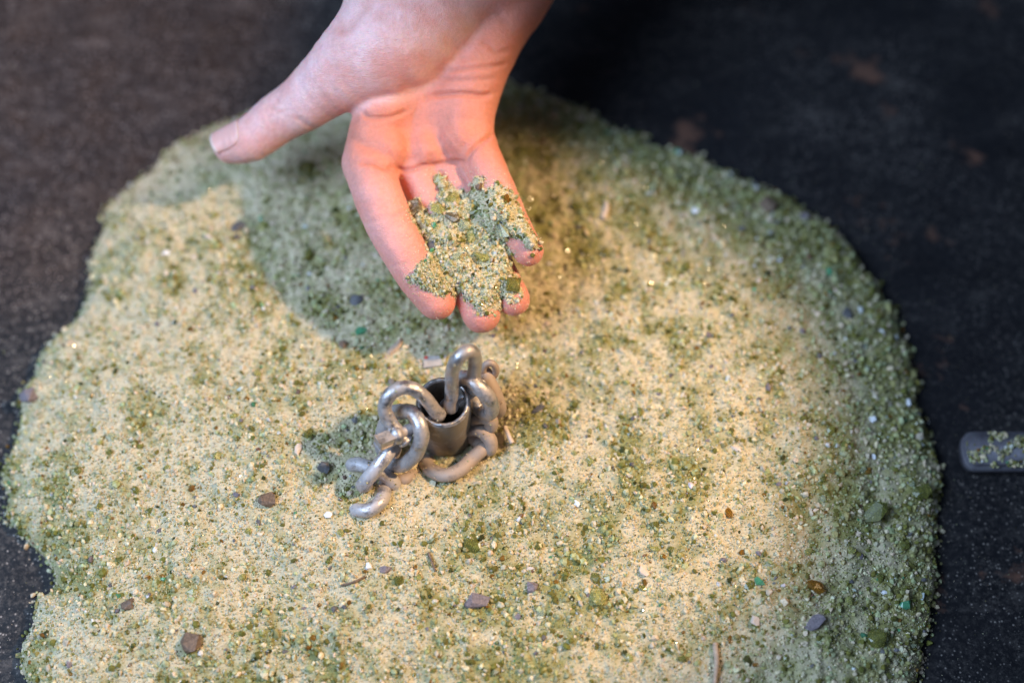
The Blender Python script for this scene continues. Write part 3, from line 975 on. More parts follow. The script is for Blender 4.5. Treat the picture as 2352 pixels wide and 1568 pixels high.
CREASES = [
 ([Z5(*p) for p in [(1130, 385), (1300, 355), (1450, 345), (1600, 350), (1750, 365), (1860, 335)]], 4.5, 2.1),
 ([Z5(*p) for p in [(1320, 112), (1600, 75), (1900, 45), (2010, 15)]], 4.0, 1.2),
 ([Z5(*p) for p in [(1270, 185), (1500, 205), (1750, 192), (1900, 180)]], 4.0, 0.7),
 ([Z5(*p) for p in [(380, 1085), (560, 1080), (700, 1130), (810, 1125)]], 5.0, 1.3),
 ([Z5(*p) for p in [(800, 1120), (900, 1162), (1020, 1140), (1090, 1115), (1180, 1122)]], 4.5, 1.6),
 ([Z5(*p) for p in [(1180, 1130), (1290, 1090), (1400, 1070), (1560, 1075)]], 4.5, 1.7),
 ([Z5(*p) for p in [(1555, 1080), (1620, 960), (1740, 850), (1870, 750)]], 4.5, 1.6),
 ([Z5(*p) for p in [(440, 530), (520, 595), (650, 605), (800, 580), (960, 510)]], 4.0, 1.3),
 ([Z5(*p) for p in [(1040, 480), (1000, 580), (985, 700), (975, 900), (1010, 1060)]], 4.5, 0.55),
 ([Z5(*p) for p in [(1035, 640), (1030, 800), (1030, 950)]], 3.5, 0.4),
 ([Z5(*p) for p in [(1340, 560), (1380, 720), (1450, 850), (1570, 950)]], 7.0, 0.45),
 ([Z5(*p) for p in [(1400, 700), (1500, 760), (1600, 800)]], 3.5, 0.2),
 ([Z5(*p) for p in [(220, 700), (400, 840), (560, 920), (740, 990)]], 8.0, 0.7),
 ([Z5(*p) for p in [(1180, 960), (1190, 1060), (1180, 1120)]], 6.0, 0.7),
 ([Z2(*p) for p in [(350, 615), (500, 560), (620, 520), (705, 500)]], 5.0, 0.55),
 ([Z2(*p) for p in [(545, 950), (640, 930), (740, 920)]], 4.0, 0.25),
 ([Z2(*p) for p in [(170, 205), (300, 250)]], 6.0, 0.2),
 ([Z4(*p) for p in [(1340, 360), (1450, 440), (1550, 500), (1640, 520)]], 5.0, 0.45),
 ([Z4(*p) for p in [(1020, 180), (1010, 230), (1100, 290), (1200, 290), (1260, 220)]], 3.5, 0.32),
 ([Z4(*p) for p in [(1100, 110), (1130, 170), (1220, 190)]], 3.2, 0.28),
 ([Z4(*p) for p in [(960, 190), (930, 260), (960, 340)]], 3.2, 0.22),
 ([Z6(*p) for p in [(1520, 390), (1620, 430), (1700, 500), (1860, 480)]], 4.5, 0.6),
 ([Z6(*p) for p in [(1700, 100), (1760, 200), (1850, 240)]], 6.0, 0.5),
 ([Z6(*p) for p in [(150, 300), (260, 290), (330, 220), (420, 100), (480, 0)]], 9.0, 0.9),
 ([Z6(*p) for p in [(720, 100), (730, 300), (720, 500)]], 4.0, 0.18),
 ([Z6(*p) for p in [(830, 100), (850, 250), (860, 420)]], 4.0, 0.15),
]
HU = PW / 2 + HV[:, 0] / -HV[:, 2] * FPX
HW = PH / 2 - HV[:, 1] / -HV[:, 2] * FPX
crease = np.zeros(len(HV)); disp = np.zeros(len(HV))
view = -HV / np.linalg.norm(HV, axis=1)[:, None]
facing = np.clip(((HN * view).sum(1) - 0.02) / 0.2, 0, 1)
for pts_, wd_, amp in CREASES:
    pth = catmull([np.array(q) for q in pts_], 5)
    dm = np.full(len(HV), 1e9); tt = np.zeros(len(HV))
    L_ = len(pth) - 1
    near = (HU > pth[:, 0].min() - 40) & (HU < pth[:, 0].max() + 40) & (HW > pth[:, 1].min() - 40) & (HW < pth[:, 1].max() + 40)
    ii = np.where(near)[0]
    for s_ in range(L_):
        a, b_ = pth[s_], pth[s_ + 1]; e = b_ - a
        t = np.clip(((HU[ii] - a[0]) * e[0] + (HW[ii] - a[1]) * e[1]) / (e @ e + 1e-9), 0, 1)
        dd = np.hypot(HU[ii] - a[0] - t * e[0], HW[ii] - a[1] - t * e[1])
        up_ = dd < dm[ii]
        dm[ii[up_]] = dd[up_]; tt[ii[up_]] = (s_ + t[up_]) / L_
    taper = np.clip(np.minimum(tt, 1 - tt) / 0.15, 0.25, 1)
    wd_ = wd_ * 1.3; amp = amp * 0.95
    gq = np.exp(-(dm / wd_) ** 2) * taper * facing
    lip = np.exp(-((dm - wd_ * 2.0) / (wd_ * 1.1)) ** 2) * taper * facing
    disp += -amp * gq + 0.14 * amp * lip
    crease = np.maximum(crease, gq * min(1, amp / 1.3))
HV2 = HV + HN * np.clip(disp, -2.6, 0.5)[:, None]
# broad flesh unevenness
lum = vnoise(HV[:, 0] + HV[:, 2] * 0.7, HV[:, 1] - HV[:, 2] * 0.4, 9.0, 41) * 0.35 + vnoise(HV[:, 0] + HV[:, 2] * 0.5, HV[:, 1], 4.0, 42) * 0.12
HV2 += HN * lum[:, None]
# pinker finger ends and palm, warm bounced light tinted into the palm
tipd = np.full(len(HV), 1e9)
for k in FC:
    tipd = np.minimum(tipd, np.linalg.norm(HV - FC[k][-1][0], axis=1))
tipd = np.minimum(tipd, np.linalg.norm(HV - TC[0][0], axis=1))
pink = np.exp(-(tipd / 24) ** 2) * 0.35 + 0.22 * np.clip(vnoise(HV[:, 0], HV[:, 1], 14.0, 43), 0, 1)
sst = lambda x, a, b: (lambda t: t * t * (3 - 2 * t))(np.clip((x - a) / (b - a), 0, 1))
dth = np.full(len(HV), 1e9)                     # distance from the thumb's axis
for (a_, ra_), (b2_, rb_) in zip(TC[:-1], TC[1:]):
    e_ = b2_ - a_; t_ = np.clip(((HV - a_) @ e_) / (e_ @ e_), 0, 1)
    dth = np.minimum(dth, np.linalg.norm(HV - a_ - t_[:, None] * e_, axis=1) - (ra_ + (rb_ - ra_) * t_))
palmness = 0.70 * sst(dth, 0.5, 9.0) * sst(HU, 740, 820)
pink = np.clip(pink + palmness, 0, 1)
R3 = np.stack([rgt, upv, -fwd], 1)      # camera axes -> world


def c2w(v): return CAMP + (v / 1000.0) @ R3.T


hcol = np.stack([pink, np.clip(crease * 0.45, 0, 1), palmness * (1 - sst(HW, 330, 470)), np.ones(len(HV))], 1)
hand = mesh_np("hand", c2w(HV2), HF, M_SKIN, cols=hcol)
tag(hand, "bare right hand reaching in from the top, palm up, pouring grit off its fingers", "hand")

# thumb nail
ta, tb = TC[6][0], TC[0][0]
ax = (tb - ta) / np.linalg.norm(tb - ta)
vdir = -tb / np.linalg.norm(tb)
n0 = np.cross(ax, vdir); n0 /= np.linalg.norm(n0)
if n0[1] < 0: n0 = -n0
vd = np.cross(n0, ax); vd /= np.linalg.norm(vd)
if vd @ vdir < 0: vd = -vd
NS, NT = 22, 22
Lb = np.linalg.norm(tb - ta)
nv, nc = [], []


def march(o, d, far=22.0):
    lo_ = np.zeros(len(o)); hi_ = np.full(len(o), far)
    for _ in range(20):
        mid = 0.5 * (lo_ + hi_)
        ins_ = sdf(o + d * mid[:, None]) < 0
        lo_ = np.where(ins_, mid, lo_); hi_ = np.where(ins_, hi_, mid)
    return 0.5 * (lo_ + hi_)


nq = []
for i in range(NS):
    si = i / (NS - 1)
    for j in range(NT):
        tj = j / (NT - 1) * 2 - 1
        ang = math.radians(46) + math.radians(52) * tj * (0.90 + 0.10 * math.sin(math.pi * min(1, si * 1.2)))
        s0 = Lb - 13.5 + 3.2 * abs(tj) ** 2.5        # curved root
        s1_ = Lb + 6.8 - 1.0 * tj * tj
        sp_ = s0 + (s1_ - s0) * si
        o_ = ta + ax * min(sp_, Lb + 0.5)
        dr = n0 * math.sin(ang) + vd * math.cos(ang)
        # nail keeps going straight over the fingertip
        lift_ = 0.28 - 0.50 * (1 - min(1, si / 0.12)) ** 2 - 0.55 * abs(tj) ** 8
        nq.append((o_, dr, ta + ax * sp_, lift_ - 0.6 * max(0, si - 0.6)))
        free = np.clip((si - 0.90) / 0.06, 0, 1) * 0.8; lun = np.clip((0.12 - si) / 0.08, 0, 1)
        base_c = np.array([0.86, 0.45, 0.40]); cc = base_c * (1 - free) + np.array([0.76, 0.62, 0.54]) * free
        cc = cc * (1 - 0.5 * lun) + np.array([0.78, 0.58, 0.55]) * 0.5 * lun
        nc.append([*cc, 1])
rm_ = np.minimum(march(np.array([q[0] for q in nq]), np.array([q[1] for q in nq])), 13.0)
nv = np.array([q[2] + q[1] * (r_ + q[3]) for q, r_ in zip(nq, rm_)]); ids = np.arange(NS * NT).reshape(NS, NT)
nf = np.stack([ids[:-1, :-1], ids[1:, :-1], ids[1:, 1:], ids[:-1, 1:]], -1).reshape(-1, 4)
nail = mesh_np("thumbnail", c2w(nv), nf, M_NAIL, hand, cols=np.array(nc))
so = nail.modifiers.new("thick", 'SOLIDIFY'); so.thickness = 0.0006; so.offset = -1
nail["label"] = "pale pink thumbnail with a whitish free edge"

# ------------------------------------------------------------------ grit held on the fingers
HEAP = [Z2(*p) for p in [(930,215),(985,225),(1020,300),(1090,335),(1150,370),(1210,370),(1235,240),(1300,260),(1310,340),(1400,300),(1450,320),(1520,350),(1600,500),(1660,620),
 (1730,720),(1745,800),(1690,845),(1620,770),(1560,690),(1505,700),(1480,760),(1530,850),(1530,960),(1570,1040),(1605,1100),(1610,1190),(1530,1235),(1465,1180),(1440,1290),(1340,1335),
 (1240,1280),(1180,1200),(1100,1150),(1000,1180),(930,1165),(800,1105),(715,1035),(790,950),(880,830),(830,720),(770,610),(715,520),(730,440),(780,410),(840,500),(900,540),(890,450),(950,420)]]
HEAP = np.array(HEAP)
PS = 2.5
hu = np.arange(HEAP[:, 0].min() - 20, HEAP[:, 0].max() + 20, PS); hw = np.arange(HEAP[:, 1].min() - 20, HEAP[:, 1].max() + 20, PS)
UU, WW = np.meshgrid(hu, hw, indexing='ij')
# hand surface for each picture cell (ray marched)
rd = np.stack([(UU.ravel() - PW / 2) / FPX, (PH / 2 - WW.ravel()) / FPX, -np.ones(UU.size)], 1)
tq = np.full(UU.size, 755.0)
for _ in range(26):
    tq = tq + 0.85 * sdf(rd * tq[:, None])
hit = (np.abs(sdf(rd * tq[:, None])) < 0.3) & (tq < 850)
ZB = np.where(hit, -tq, -1e9).reshape(UU.shape)
for _ in range(30):       # fill gaps
    bad = ZB < -1e8
    if not bad.any(): break
    acc = np.zeros(ZB.shape); cn = np.zeros(ZB.shape)
    for dx in (-1, 0, 1):
        for dy in (-1, 0, 1):
            sh = np.roll(np.roll(ZB, dx, 0), dy, 1); ok_ = sh > -1e8
            acc[ok_] += sh[ok_]; cn[ok_] += 1
    f_ = bad & (cn > 0); ZB[f_] = acc[f_] / cn[f_]
ZS = ZB.copy()
for _ in range(140):
    ZS = (ZS + np.roll(ZS, 1, 0) + np.roll(ZS, -1, 0) + np.roll(ZS, 1, 1) + np.roll(ZS, -1, 1)) / 5
SDH = poly_sd(UU, WW, HEAP) + 3.0 + 6.0 * vnoise(UU, WW, 14, 57) + 4.0 * vnoise(UU, WW, 5, 58)           # picture units
thick = 9.5 * (1 - np.exp(-np.clip(SDH, 0, None) / 20.0)) * (0.75 + 0.35 * vnoise(UU, WW, 30, 51))
top = np.maximum(ZS * 0.85 + ZB * 0.15 + thick, ZB + 0.25) - 0.6 * (SDH < 3)
top += (SDH > 2) * (1.0 * vnoise(UU, WW, 16, 56) + 0.7 * vnoise(UU, WW, 9, 52) + 0.4 * vnoise(UU, WW, 4, 53))


def h2w(u, w_, z_): return c2w(np.stack([(u - PW / 2) / FPX * -z_, (PH / 2 - w_) / FPX * -z_, z_], -1))


def hs(u, w_): return bil(top, hu[0], hw[0], PS, u, w_)


ids = np.arange(UU.size).reshape(UU.shape)
fcs = np.stack([ids[:-1, :-1], ids[:-1, 1:], ids[1:, 1:], ids[1:, :-1]], -1).reshape(-1, 4)
inm = (SDH.ravel()[fcs] > 0).all(1)
fcs = fcs[inm]
used = np.unique(fcs); rm = -np.ones(UU.size, int); rm[used] = np.arange(len(used))
tv = h2w(UU.ravel()[used], WW.ravel()[used], top.ravel()[used])
hsn = np.clip(0.95 + 0.5 * vnoise(UU, WW, 34, 54) + 0.3 * vnoise(UU, WW, 12, 55), 0, 1)
hc = hsn.ravel()[used][:, None]
hcol_ = np.c_[C_OLIVE * 1.0 * (1 - hc) + C_SAND * 1.0 * hc, np.zeros(len(used))]
heap = mesh_np("handful_of_grit", tv, rm[fcs], M_SAND, cols=hcol_)
sm_ = heap.modifiers.new("body", 'SOLIDIFY'); sm_.thickness = 0.004; sm_.offset = -1
tag(heap, "handful of sandy green glass grit heaped on the fingers", "grit", kind="stuff")
n = 70000
cu = rng.uniform(hu[0], hu[-1], n); cw = rng.uniform(hw[0], hw[-1], n)
sd = bil(SDH, hu[0], hw[0], PS, cu, cw)
m_ = sd > -0.5 + 2.5 * rng.normal(size=n)
cu, cw, sd = cu[m_], cw[m_], sd[m_]; n = len(cu)
rad = 0.00013 + 0.00040 * rng.random(n) ** 2.5
zz = hs(cu, cw) + rad * 1000 * rng.uniform(-0.2, 0.8, n)
sn = bil(hsn, hu[0], hw[0], PS, cu, cw)
gc = grain_colors(n, sn); gc[:, :3] = np.clip(gc[:, :3] * 1.28 + 0.02, 0, 0.85)
gm = grains("heaped_grains", h2w(cu, cw, zz), rad, gc, M_GRAIN, ico=False)
n = 1700
pk = rng.choice(len(cu), n, replace=False)
rd2 = 0.0005 + 0.0011 * rng.random(n) ** 2.5
gm2 = grains("glass_crumbs", h2w(cu[pk], cw[pk], zz[pk] + rd2 * 300), rd2, grain_colors(n, np.full(n, 0.5)), M_GRAIN)
tag(gm2, "small green glass crumbs mixed into the handful", "grit", kind="stuff")
tag(gm, "loose grains of sand and green glass on top of the handful", "grit", kind="stuff")
# a few grains on their way down from the fingertips
n = 90
fu = rng.normal(1095, 20, n) - rng.random(n) * 8; fv = 755 + 95 * rng.random(n)
fp = np.array([P(a_, b2_, 0.800 + 0.010 * rng.random()) for a_, b2_ in zip(fu, fv)])
fall = grains("falling_grit", fp, rng.uniform(0.00012, 0.00035, n), grain_colors(n, np.full(n, 0.8)), M_GRAIN, ico=False)
tag(fall, "sparse grains of sand falling from the fingertips towards the shackle", "sand", kind="stuff")
# dust stuck to the skin round the heap
n = 16000
cu = rng.uniform(hu[0], hu[-1], n); cw = rng.uniform(hw[0], hw[-1], n)
sd = bil(SDH, hu[0], hw[0], PS, cu, cw)
zb = bil(ZB, hu[0], hw[0], PS, cu, cw)
m_ = (sd < 0) & (rng.random(n) < 0.95 * np.exp(sd / 11.0) + 0.06)
cu, cw, zb = cu[m_], cw[m_], zb[m_]; n = len(cu)
q3 = np.stack([(cu - PW / 2) / FPX * -zb, (PH / 2 - cw) / FPX * -zb, zb], -1)
dsd = sdf(q3); good = np.abs(dsd) < 1.5
q3 = q3[good] - sdf_grad(q3[good]) * (dsd[good] - 0.05)[:, None]
rad = 0.00012 + 0.00030 * rng.random(len(q3)) ** 3
dc = grain_colors(len(q3), np.full(len(q3), 1.0)); dc[:, :3] = np.clip(dc[:, :3] * 1.2 + 0.1, 0, 0.85)
dust = grains("skin_dust", c2w(q3), rad, dc, M_GRAIN, ico=False)
tag(dust, "pale dust and tiny grains stuck to the skin of the fingers", "dust", kind="stuff")

# ------------------------------------------------------------------ single chips, pebbles, scraps
G_OLIVE = mat_glass("olive_glass", (0.68, 0.67, 0.24, 1), 0.55)
G_DARK = mat_glass("dark_olive_glass", (0.36, 0.37, 0.10, 1), 0.42)
G_AMBER = mat_glass("amber_glass", (0.50, 0.24, 0.03, 1), 0.30)
G_EMER = mat_glass("emerald_glass", (0.14, 0.50, 0.27, 1), 0.5, 0.5)
G_CLEAR = mat_glass("pale_green_glass", (0.80, 0.86, 0.60, 1), 0.5)
G_SMOKE = mat_glass("smoky_brown_glass", (0.34, 0.26, 0.14, 1), 0.62)
K_SLAG = mat_plain("dark_slag", (0.10, 0.095, 0.10, 1), 0.6, 0.5, 700)
K_BROWN = mat_plain("brown_stone", (0.16, 0.105, 0.07, 1), 0.55, 0.6, 800)
K_MAUVE = mat_plain("mauve_stone", (0.20, 0.165, 0.18, 1), 0.7, 0.5, 800)
K_WHITE = mat_plain("white_chip", (0.82, 0.82, 0.84, 1), 0.35, 0.06)
K_CREAM = mat_plain("cream_chip", (0.68, 0.55, 0.45, 1), 0.8, 0.15)
K_WOOD = mat_plain("pale_wood", (0.46, 0.34, 0.25, 1), 0.85, 0.35, 300)
K_PAPER = mat_plain("old_paper", (0.42, 0.37, 0.33, 1), 0.9, 0.2)
K_RED = mat_plain("red_print", (0.6, 0.07, 0.04, 1), 0.6, 0.1)
chip_n = [0]


def chip_mesh(name, size, mat, shape=(1, 1, 0.6), npts=13, seed=0):
    r = random.Random(seed)
    bm = bmesh.new()
    for _ in range(npts):
        v = Vector((r.gauss(0, 1), r.gauss(0, 1), r.gauss(0, 1))).normalized() * r.uniform(0.85, 1.0)
        bm.verts.new((v.x * size[0], v.y * size[1], v.z * size[2]))
    bmesh.ops.convex_hull(bm, input=bm.verts)
    for v in [v for v in bm.verts if not v.link_faces]: bm.verts.remove(v)
    me = bpy.data.meshes.new(name); bm.to_mesh(me); bm.free()
    me.materials.append(mat)
    return me


def chip(name, u, v, wpx, hpx, mat, label, cat, rot=None, group=None, flat=0.55, npts=17, lift=None, pos=None, smooth=False):
    chip_n[0] += 1
    k = 0.83 / FPX / 2
    a, b_ = wpx * k, hpx * k
    c = min(a, b_) * flat * 1.3
    me = chip_mesh(name, (a, b_, c), mat, npts=npts, seed=chip_n[0])
    if smooth:
        me.polygons.foreach_set("use_smooth", [True] * len(me.polygons))
    o = bpy.data.objects.new(name, me); COL.objects.link(o)
    p = on_pile(u, v, c * 0.35 if lift is None else lift) if pos is None else pos
    o.location = p
    o.rotation_euler = (random.uniform(-0.3, 0.3), random.uniform(-0.3, 0.3), rot if rot is not None else random.uniform(0, 3.1))
    tag(o, label, cat, group)
    return o


NAMED = [
 ("glass_chip", 705, 392, 62, 46, G_DARK, "large dark olive glass chip lying in the shade below the thumb", "glass chip", 0.7),
 ("slag_lump", 548, 523, 46, 34, K_SLAG, "black slag lump at the shadow edge below the thumb tip", "slag", 0.3),
 ("slag_lump", 545, 545, 22, 18, K_SLAG, "small black crumb just under the slag lump below the thumb", "slag", 0.2),
 ("pebble", 1765, 472, 62, 56, K_BROWN, "rough brown pebble near the upper right rim of the pile", "pebble", 0.0),
 ("pebble", 1842, 500, 40, 26, K_MAUVE, "small grey brown pebble beside the rough brown one on the upper right rim", "pebble", 0.2),
 ("pebble", 615, 1150, 50, 42, K_BROWN, "round dark brown pebble left of the buried chain end", "pebble", 0.0),
 ("pebble", 440, 1475, 54, 58, K_BROWN, "dark speckled pebble near the lower left of the pile", "pebble", 0.3),
 ("white_chip", 460, 1499, 14, 16, K_WHITE, "white chip touching the dark speckled pebble at lower left", "chip", 0.4),
 ("white_chip", 385, 582, 34, 14, K_WHITE, "long white chip on the sunny upper left of the pile", "chip", 0.4),
 ("cream_chip", 478, 547, 30, 20, K_CREAM, "cream chip just left of the black slag lump", "chip", -0.6),
 ("white_chip", 1597, 485, 24, 20, K_WHITE, "bright white triangular chip in the upper right of the pile", "chip", 0.1),
 ("white_chip", 2005, 964, 22, 22, K_WHITE, "bluish white square chip near the right rim of the pile", "chip", 0.5),
 ("white_chip", 2006, 1048, 14, 18, K_WHITE, "small white chip below the square one at the right rim", "chip", 0.2),
 ("white_chip", 2085, 925, 18, 22, K_WHITE, "pale oval chip high on the right rim slope", "chip", 0.2),
 ("white_chip", 1325, 1156, 15, 20, K_WHITE, "white chip right of the dusty chain in the middle of the pile", "chip", 0.6),
 ("white_chip", 357, 1262, 15, 17, K_WHITE, "white bead like chip in the lower left quarter", "chip", 0.3),
 ("white_chip", 712, 630, 11, 13, K_WHITE, "tiny white chip in the middle of the hand shadow", "chip", 0.0),
 ("white_chip", 605, 708, 14, 12, K_WHITE, "tiny white chip at the left edge of the hand shadow", "chip", 0.0),
 ("white_chip", 755, 1182, 26, 18, K_WHITE, "off white chip left of the lowest chain link", "chip", 0.2),
 ("white_chip", 846, 1301, 20, 24, K_WHITE, "white flake below the lowest chain link", "chip", 0.2),
 ("white_splinter", 2030, 1362, 38, 14, K_WHITE, "jagged white splinter on the lower right slope", "splinter", -0.4),
 ("white_splinter", 1443, 346, 40, 12, K_MAUVE, "thin pale splinter near the top rim right of the wrist", "splinter", -0.7),
 ("cream_chip", 1690, 1030, 32, 14, K_CREAM, "pinkish cream chip in the right half of the pile", "chip", -0.5),
 ("cream_chip", 1480, 1312, 26, 34, K_CREAM, "blocky cream chip low in the right half", "chip", 0.4),
 ("cream_chip", 1735, 1425, 24, 30, K_CREAM, "cream chip near the mauve stone at lower right", "chip", -0.2),
 ("cream_chip", 1220, 1304, 28, 12, K_CREAM, "small pale pink chip low in the middle", "chip", 0.1),
 ("cream_chip", 685, 1028, 18, 44, K_CREAM, "pale pink shard standing at the left edge of the pipe shadow", "chip", -0.2),
 ("glass_chip", 1556, 351, 26, 22, G_EMER, "emerald green glass chip on the top right rim", "glass chip", 0.1),
 ("glass_chip", 2078, 1388, 32, 28, G_EMER, "emerald green glass chip on the lower right slope", "glass chip", 0.1),
 ("glass_chip", 1745, 1335, 30, 26, G_EMER, "bright green glass chip in the lower right of the sunlit pile", "glass chip", 0.1),
 ("glass_chip", 1904, 625, 20, 28, G_EMER, "soft green glass chip near the right shoulder of the pile", "glass chip", 0.1),
 ("glass_chip", 830, 762, 36, 28, G_EMER, "dull green glass chip at the foot of the hand shadow", "glass chip", 0.3),
 ("glass_chip", 2005, 1176, 76, 62, G_DARK, "large dark green glass chip on the right slope", "glass chip", 0.5),
 ("glass_chip", 2015, 1466, 58, 52, G_DARK, "large round dark green glass chip at the bottom right", "glass chip", 0.0),
 ("glass_chip", 2118, 1130, 60, 40, G_DARK, "dark green glass chip on the very edge of the right slope", "glass chip", 0.5),
 ("glass_chip", 1372, 1370, 42, 48, G_OLIVE, "yellow green glass chip low in the middle right", "glass chip", 0.3),
 ("pebble", 1095, 1380, 66, 46, K_MAUVE, "mauve grey stone low in the middle of the pile", "pebble", 0.2),
 ("pebble", 1220, 1348, 36, 34, K_MAUVE, "small round mauve stone right of the larger mauve one", "pebble", 0.2),
 ("pebble", 1870, 1430, 56, 34, K_MAUVE, "flat mauve brown stone at lower right", "pebble", 0.5),
 ("pebble", 70, 912, 54, 48, K_MAUVE, "grey mauve stone on the left rim of the pile", "pebble", 0.1),
 ("slag_lump", 1944, 718, 28, 40, K_SLAG, "dark blue black crumb near the right shoulder of the pile", "slag", 0.6),
 ("leaf_scrap", 1235, 940, 42, 16, K_SLAG, "dark leaf like flake right of the pipe", "flake", 0.5),
 ("pebble", 295, 1388, 40, 30, K_BROWN, "brown crumbly stone above the dark speckled pebble at lower left", "pebble", 0.5),
 ("pebble", 885, 1308, 32, 22, K_MAUVE, "small brown grey stone below the lowest chain link", "pebble", 0.1),
 ("pebble", 788, 792, 24, 24, K_BROWN, "small brown crumb below the end of the hand shadow", "pebble", 0.0),
 ("pebble", 820, 690, 40, 40, K_SLAG, "dark olive lump inside the hand shadow near the index finger", "pebble", 0.0),
 ("pebble", 1085, 1250, 46, 50, G_DARK, "dull dark green stone below the pipe", "pebble", 0.0),
 ("pebble", 745, 1075, 34, 34, K_SLAG, "dark crumb in the pipe shadow beside the chain", "pebble", 0.0),
 ("amber_chip", 1675, 1466, 12, 30, G_AMBER, "narrow amber glass chip near the twig at lower right", "glass chip", 0.1),
 ("amber_chip", 1673, 1178, 18, 36, G_AMBER, "rust brown chip in the right half of the pile", "glass chip", 0.3),
 ("amber_chip", 1870, 1348, 52, 36, G_AMBER, "olive brown glass chip at the shade edge on the right", "glass chip", -0.4),
 ("glass_chip", 500, 615, 28, 22, G_OLIVE, "olive glass chip in the sunlit upper left patch", "glass chip", 0.4),
 ("glass_chip", 312, 1124, 18, 26, G_DARK, "dark olive glass chip left of centre", "glass chip", 0.2),
 ("glass_chip", 180, 1080, 24, 24, G_DARK, "round dark olive glass chip near the left rim", "glass chip", 0.1),
 ("white_splinter", 905, 800, 70, 26, K_WOOD, "stubby brown stick behind the left shackle", "stick", 0.75),
]
for nm, u, v, a, b_, mt, lb, ct, ro in NAMED:
    chip(nm if nm != "white_splinter" or "stick" not in lb else "stick", u, v, a, b_, mt, lb, ct, ro)

# twigs and scraps (tubes)
def twig(name, pts_, r, mat, label, cat):
    path = catmull([on_pile(u, v, l) for u, v, l in pts_], 6)
    o = tube(name, path, r, mat, seg=8, wob=0.25, seed=len(label))
    return tag(o, label, cat)


twig("wood_splinter", [(1160, 985, 0.004), (1168, 1003, 0.004), (1176, 1020, 0.003)], 0.0013, K_CREAM, "cream wood splinter right of the pipe foot", "splinter")
twig("twig", [(1641, 1478, 0.002), (1644, 1520, 0.003), (1640, 1570, 0.002)], 0.0014, K_WOOD, "thin upright twig at the bottom edge right of centre", "twig")
twig("twig", [(985, 1270, 0.0015), (992, 1290, 0.002), (1000, 1312, 0.001)], 0.0007, K_BROWN, "short dark twig below the chain in the middle", "twig")
twig("twig", [(785, 1345, 0.001), (815, 1338, 0.002), (838, 1325, 0.001)], 0.0007, K_BROWN, "bent brown twig below the buried chain link", "twig")
twig("twig", [(1385, 505, 0.002), (1392, 488, 0.003), (1392, 470, 0.002)], 0.0016, K_CREAM, "pale curled twig right of the little finger", "twig")
# paper scrap with a red printed corner
sc0 = on_pile(996, 832, 0.0012)
scrap = empty("paper_scrap", tuple(sc0))
tag(scrap, "pale paper scrap with a red corner just above the pipe", "scrap")
bmq = bmesh.new()
for (x, y, z_) in [(-0.006, -0.004, 0), (0.0065, -0.0025, 0.001), (0.0075, 0.0035, 0.0015), (-0.0055, 0.003, 0.0008)]:
    bmq.verts.new((x, y, z_))
bmq.faces.new(bmq.verts)
me = bpy.data.meshes.new("sheet"); bmq.to_mesh(me); bmq.free(); me.materials.append(K_PAPER)
o = bpy.data.objects.new("sheet", me); COL.objects.link(o); o.parent = scrap
o.modifiers.new("t", 'SOLIDIFY').thickness = 0.0005
bmq = bmesh.new()
for (x, y, z_) in [(-0.0055, 0.0012, 0.0013), (-0.0035, 0.0012, 0.0014), (-0.0035, 0.003, 0.0016), (-0.0052, 0.003, 0.0015)]:
    bmq.verts.new((x, y, z_))
bmq.faces.new(bmq.verts)
me = bpy.data.meshes.new("red_mark"); bmq.to_mesh(me); bmq.free(); me.materials.append(K_RED)
o = bpy.data.objects.new("red_mark", me); COL.objects.link(o); o.parent = scrap

# smaller chips: each told apart by the landmark it lies next to
MARKS = [((705, 392), "the big dark chip below the thumb"), ((548, 523), "the black slag lump"), ((1765, 472), "the rough brown pebble"),
 ((615, 1150), "the round dark brown pebble"), ((440, 1475), "the dark speckled pebble at lower left"), ((385, 582), "the long white chip at upper left"),
 ((1597, 485), "the bright white triangular chip"), ((2005, 964), "the bluish white square chip"), ((1325, 1156), "the white chip right of the chain"),
 ((357, 1262), "the white bead like chip"), ((755, 1182), "the off white chip by the lowest link"), ((846, 1301), "the white flake below the chain"),
 ((2030, 1362), "the jagged white splinter"), ((1690, 1030), "the pinkish cream chip"), ((1480, 1312), "the blocky cream chip"),
 ((1735, 1425), "the cream chip at lower right"), ((1556, 351), "the emerald chip on the top rim"), ((1904, 625), "the soft green chip at the right shoulder"),
 ((2005, 1176), "the large dark chip on the right slope"), ((2015, 1466), "the dark round chip at bottom right"), ((1372, 1370), "the yellow green chip low in the middle"),
 ((1095, 1380), "the large mauve stone"), ((1870, 1430), "the flat mauve stone at lower right"), ((70, 912), "the grey mauve stone on the left rim"),
 ((1944, 718), "the blue black crumb at the right shoulder"), ((1235, 940), "the dark flake right of the pipe"), ((295, 1388), "the crumbly brown stone at lower left"),
 ((1641, 1520), "the upright twig at the bottom"), ((180, 1080), "the round olive chip near the left rim"), ((1673, 1178), "the rust brown chip"),
 ((685, 1028), "the pale pink shard"), ((312, 1124), "the dark olive chip left of centre"), ((1443, 346), "the thin pale splinter near the top rim")]
KINDS = [
 ("glass_chip", G_OLIVE, 62, (12, 28), "olive green glass chip", "glass chip", "olive chips in the pile"),
 ("glass_chip", G_DARK, 42, (14, 30), "dark bottle green chip", "glass chip", "dark green chips in the pile"),
 ("glass_chip", G_CLEAR, 44, (12, 24), "pale green glass chip", "glass chip", "pale green chips in the pile"),
 ("amber_chip", G_AMBER, 22, (10, 18), "little amber glass chip", "glass chip", "amber chips in the pile"),
 ("stone_crumb", K_SLAG, 22, (9, 18), "little blackish stone crumb", "stone", "dark crumbs in the pile"),
 ("stone_crumb", K_MAUVE, 20, (10, 20), "little grey mauve stone crumb", "stone", "grey crumbs in the pile"),
]
taken = set()
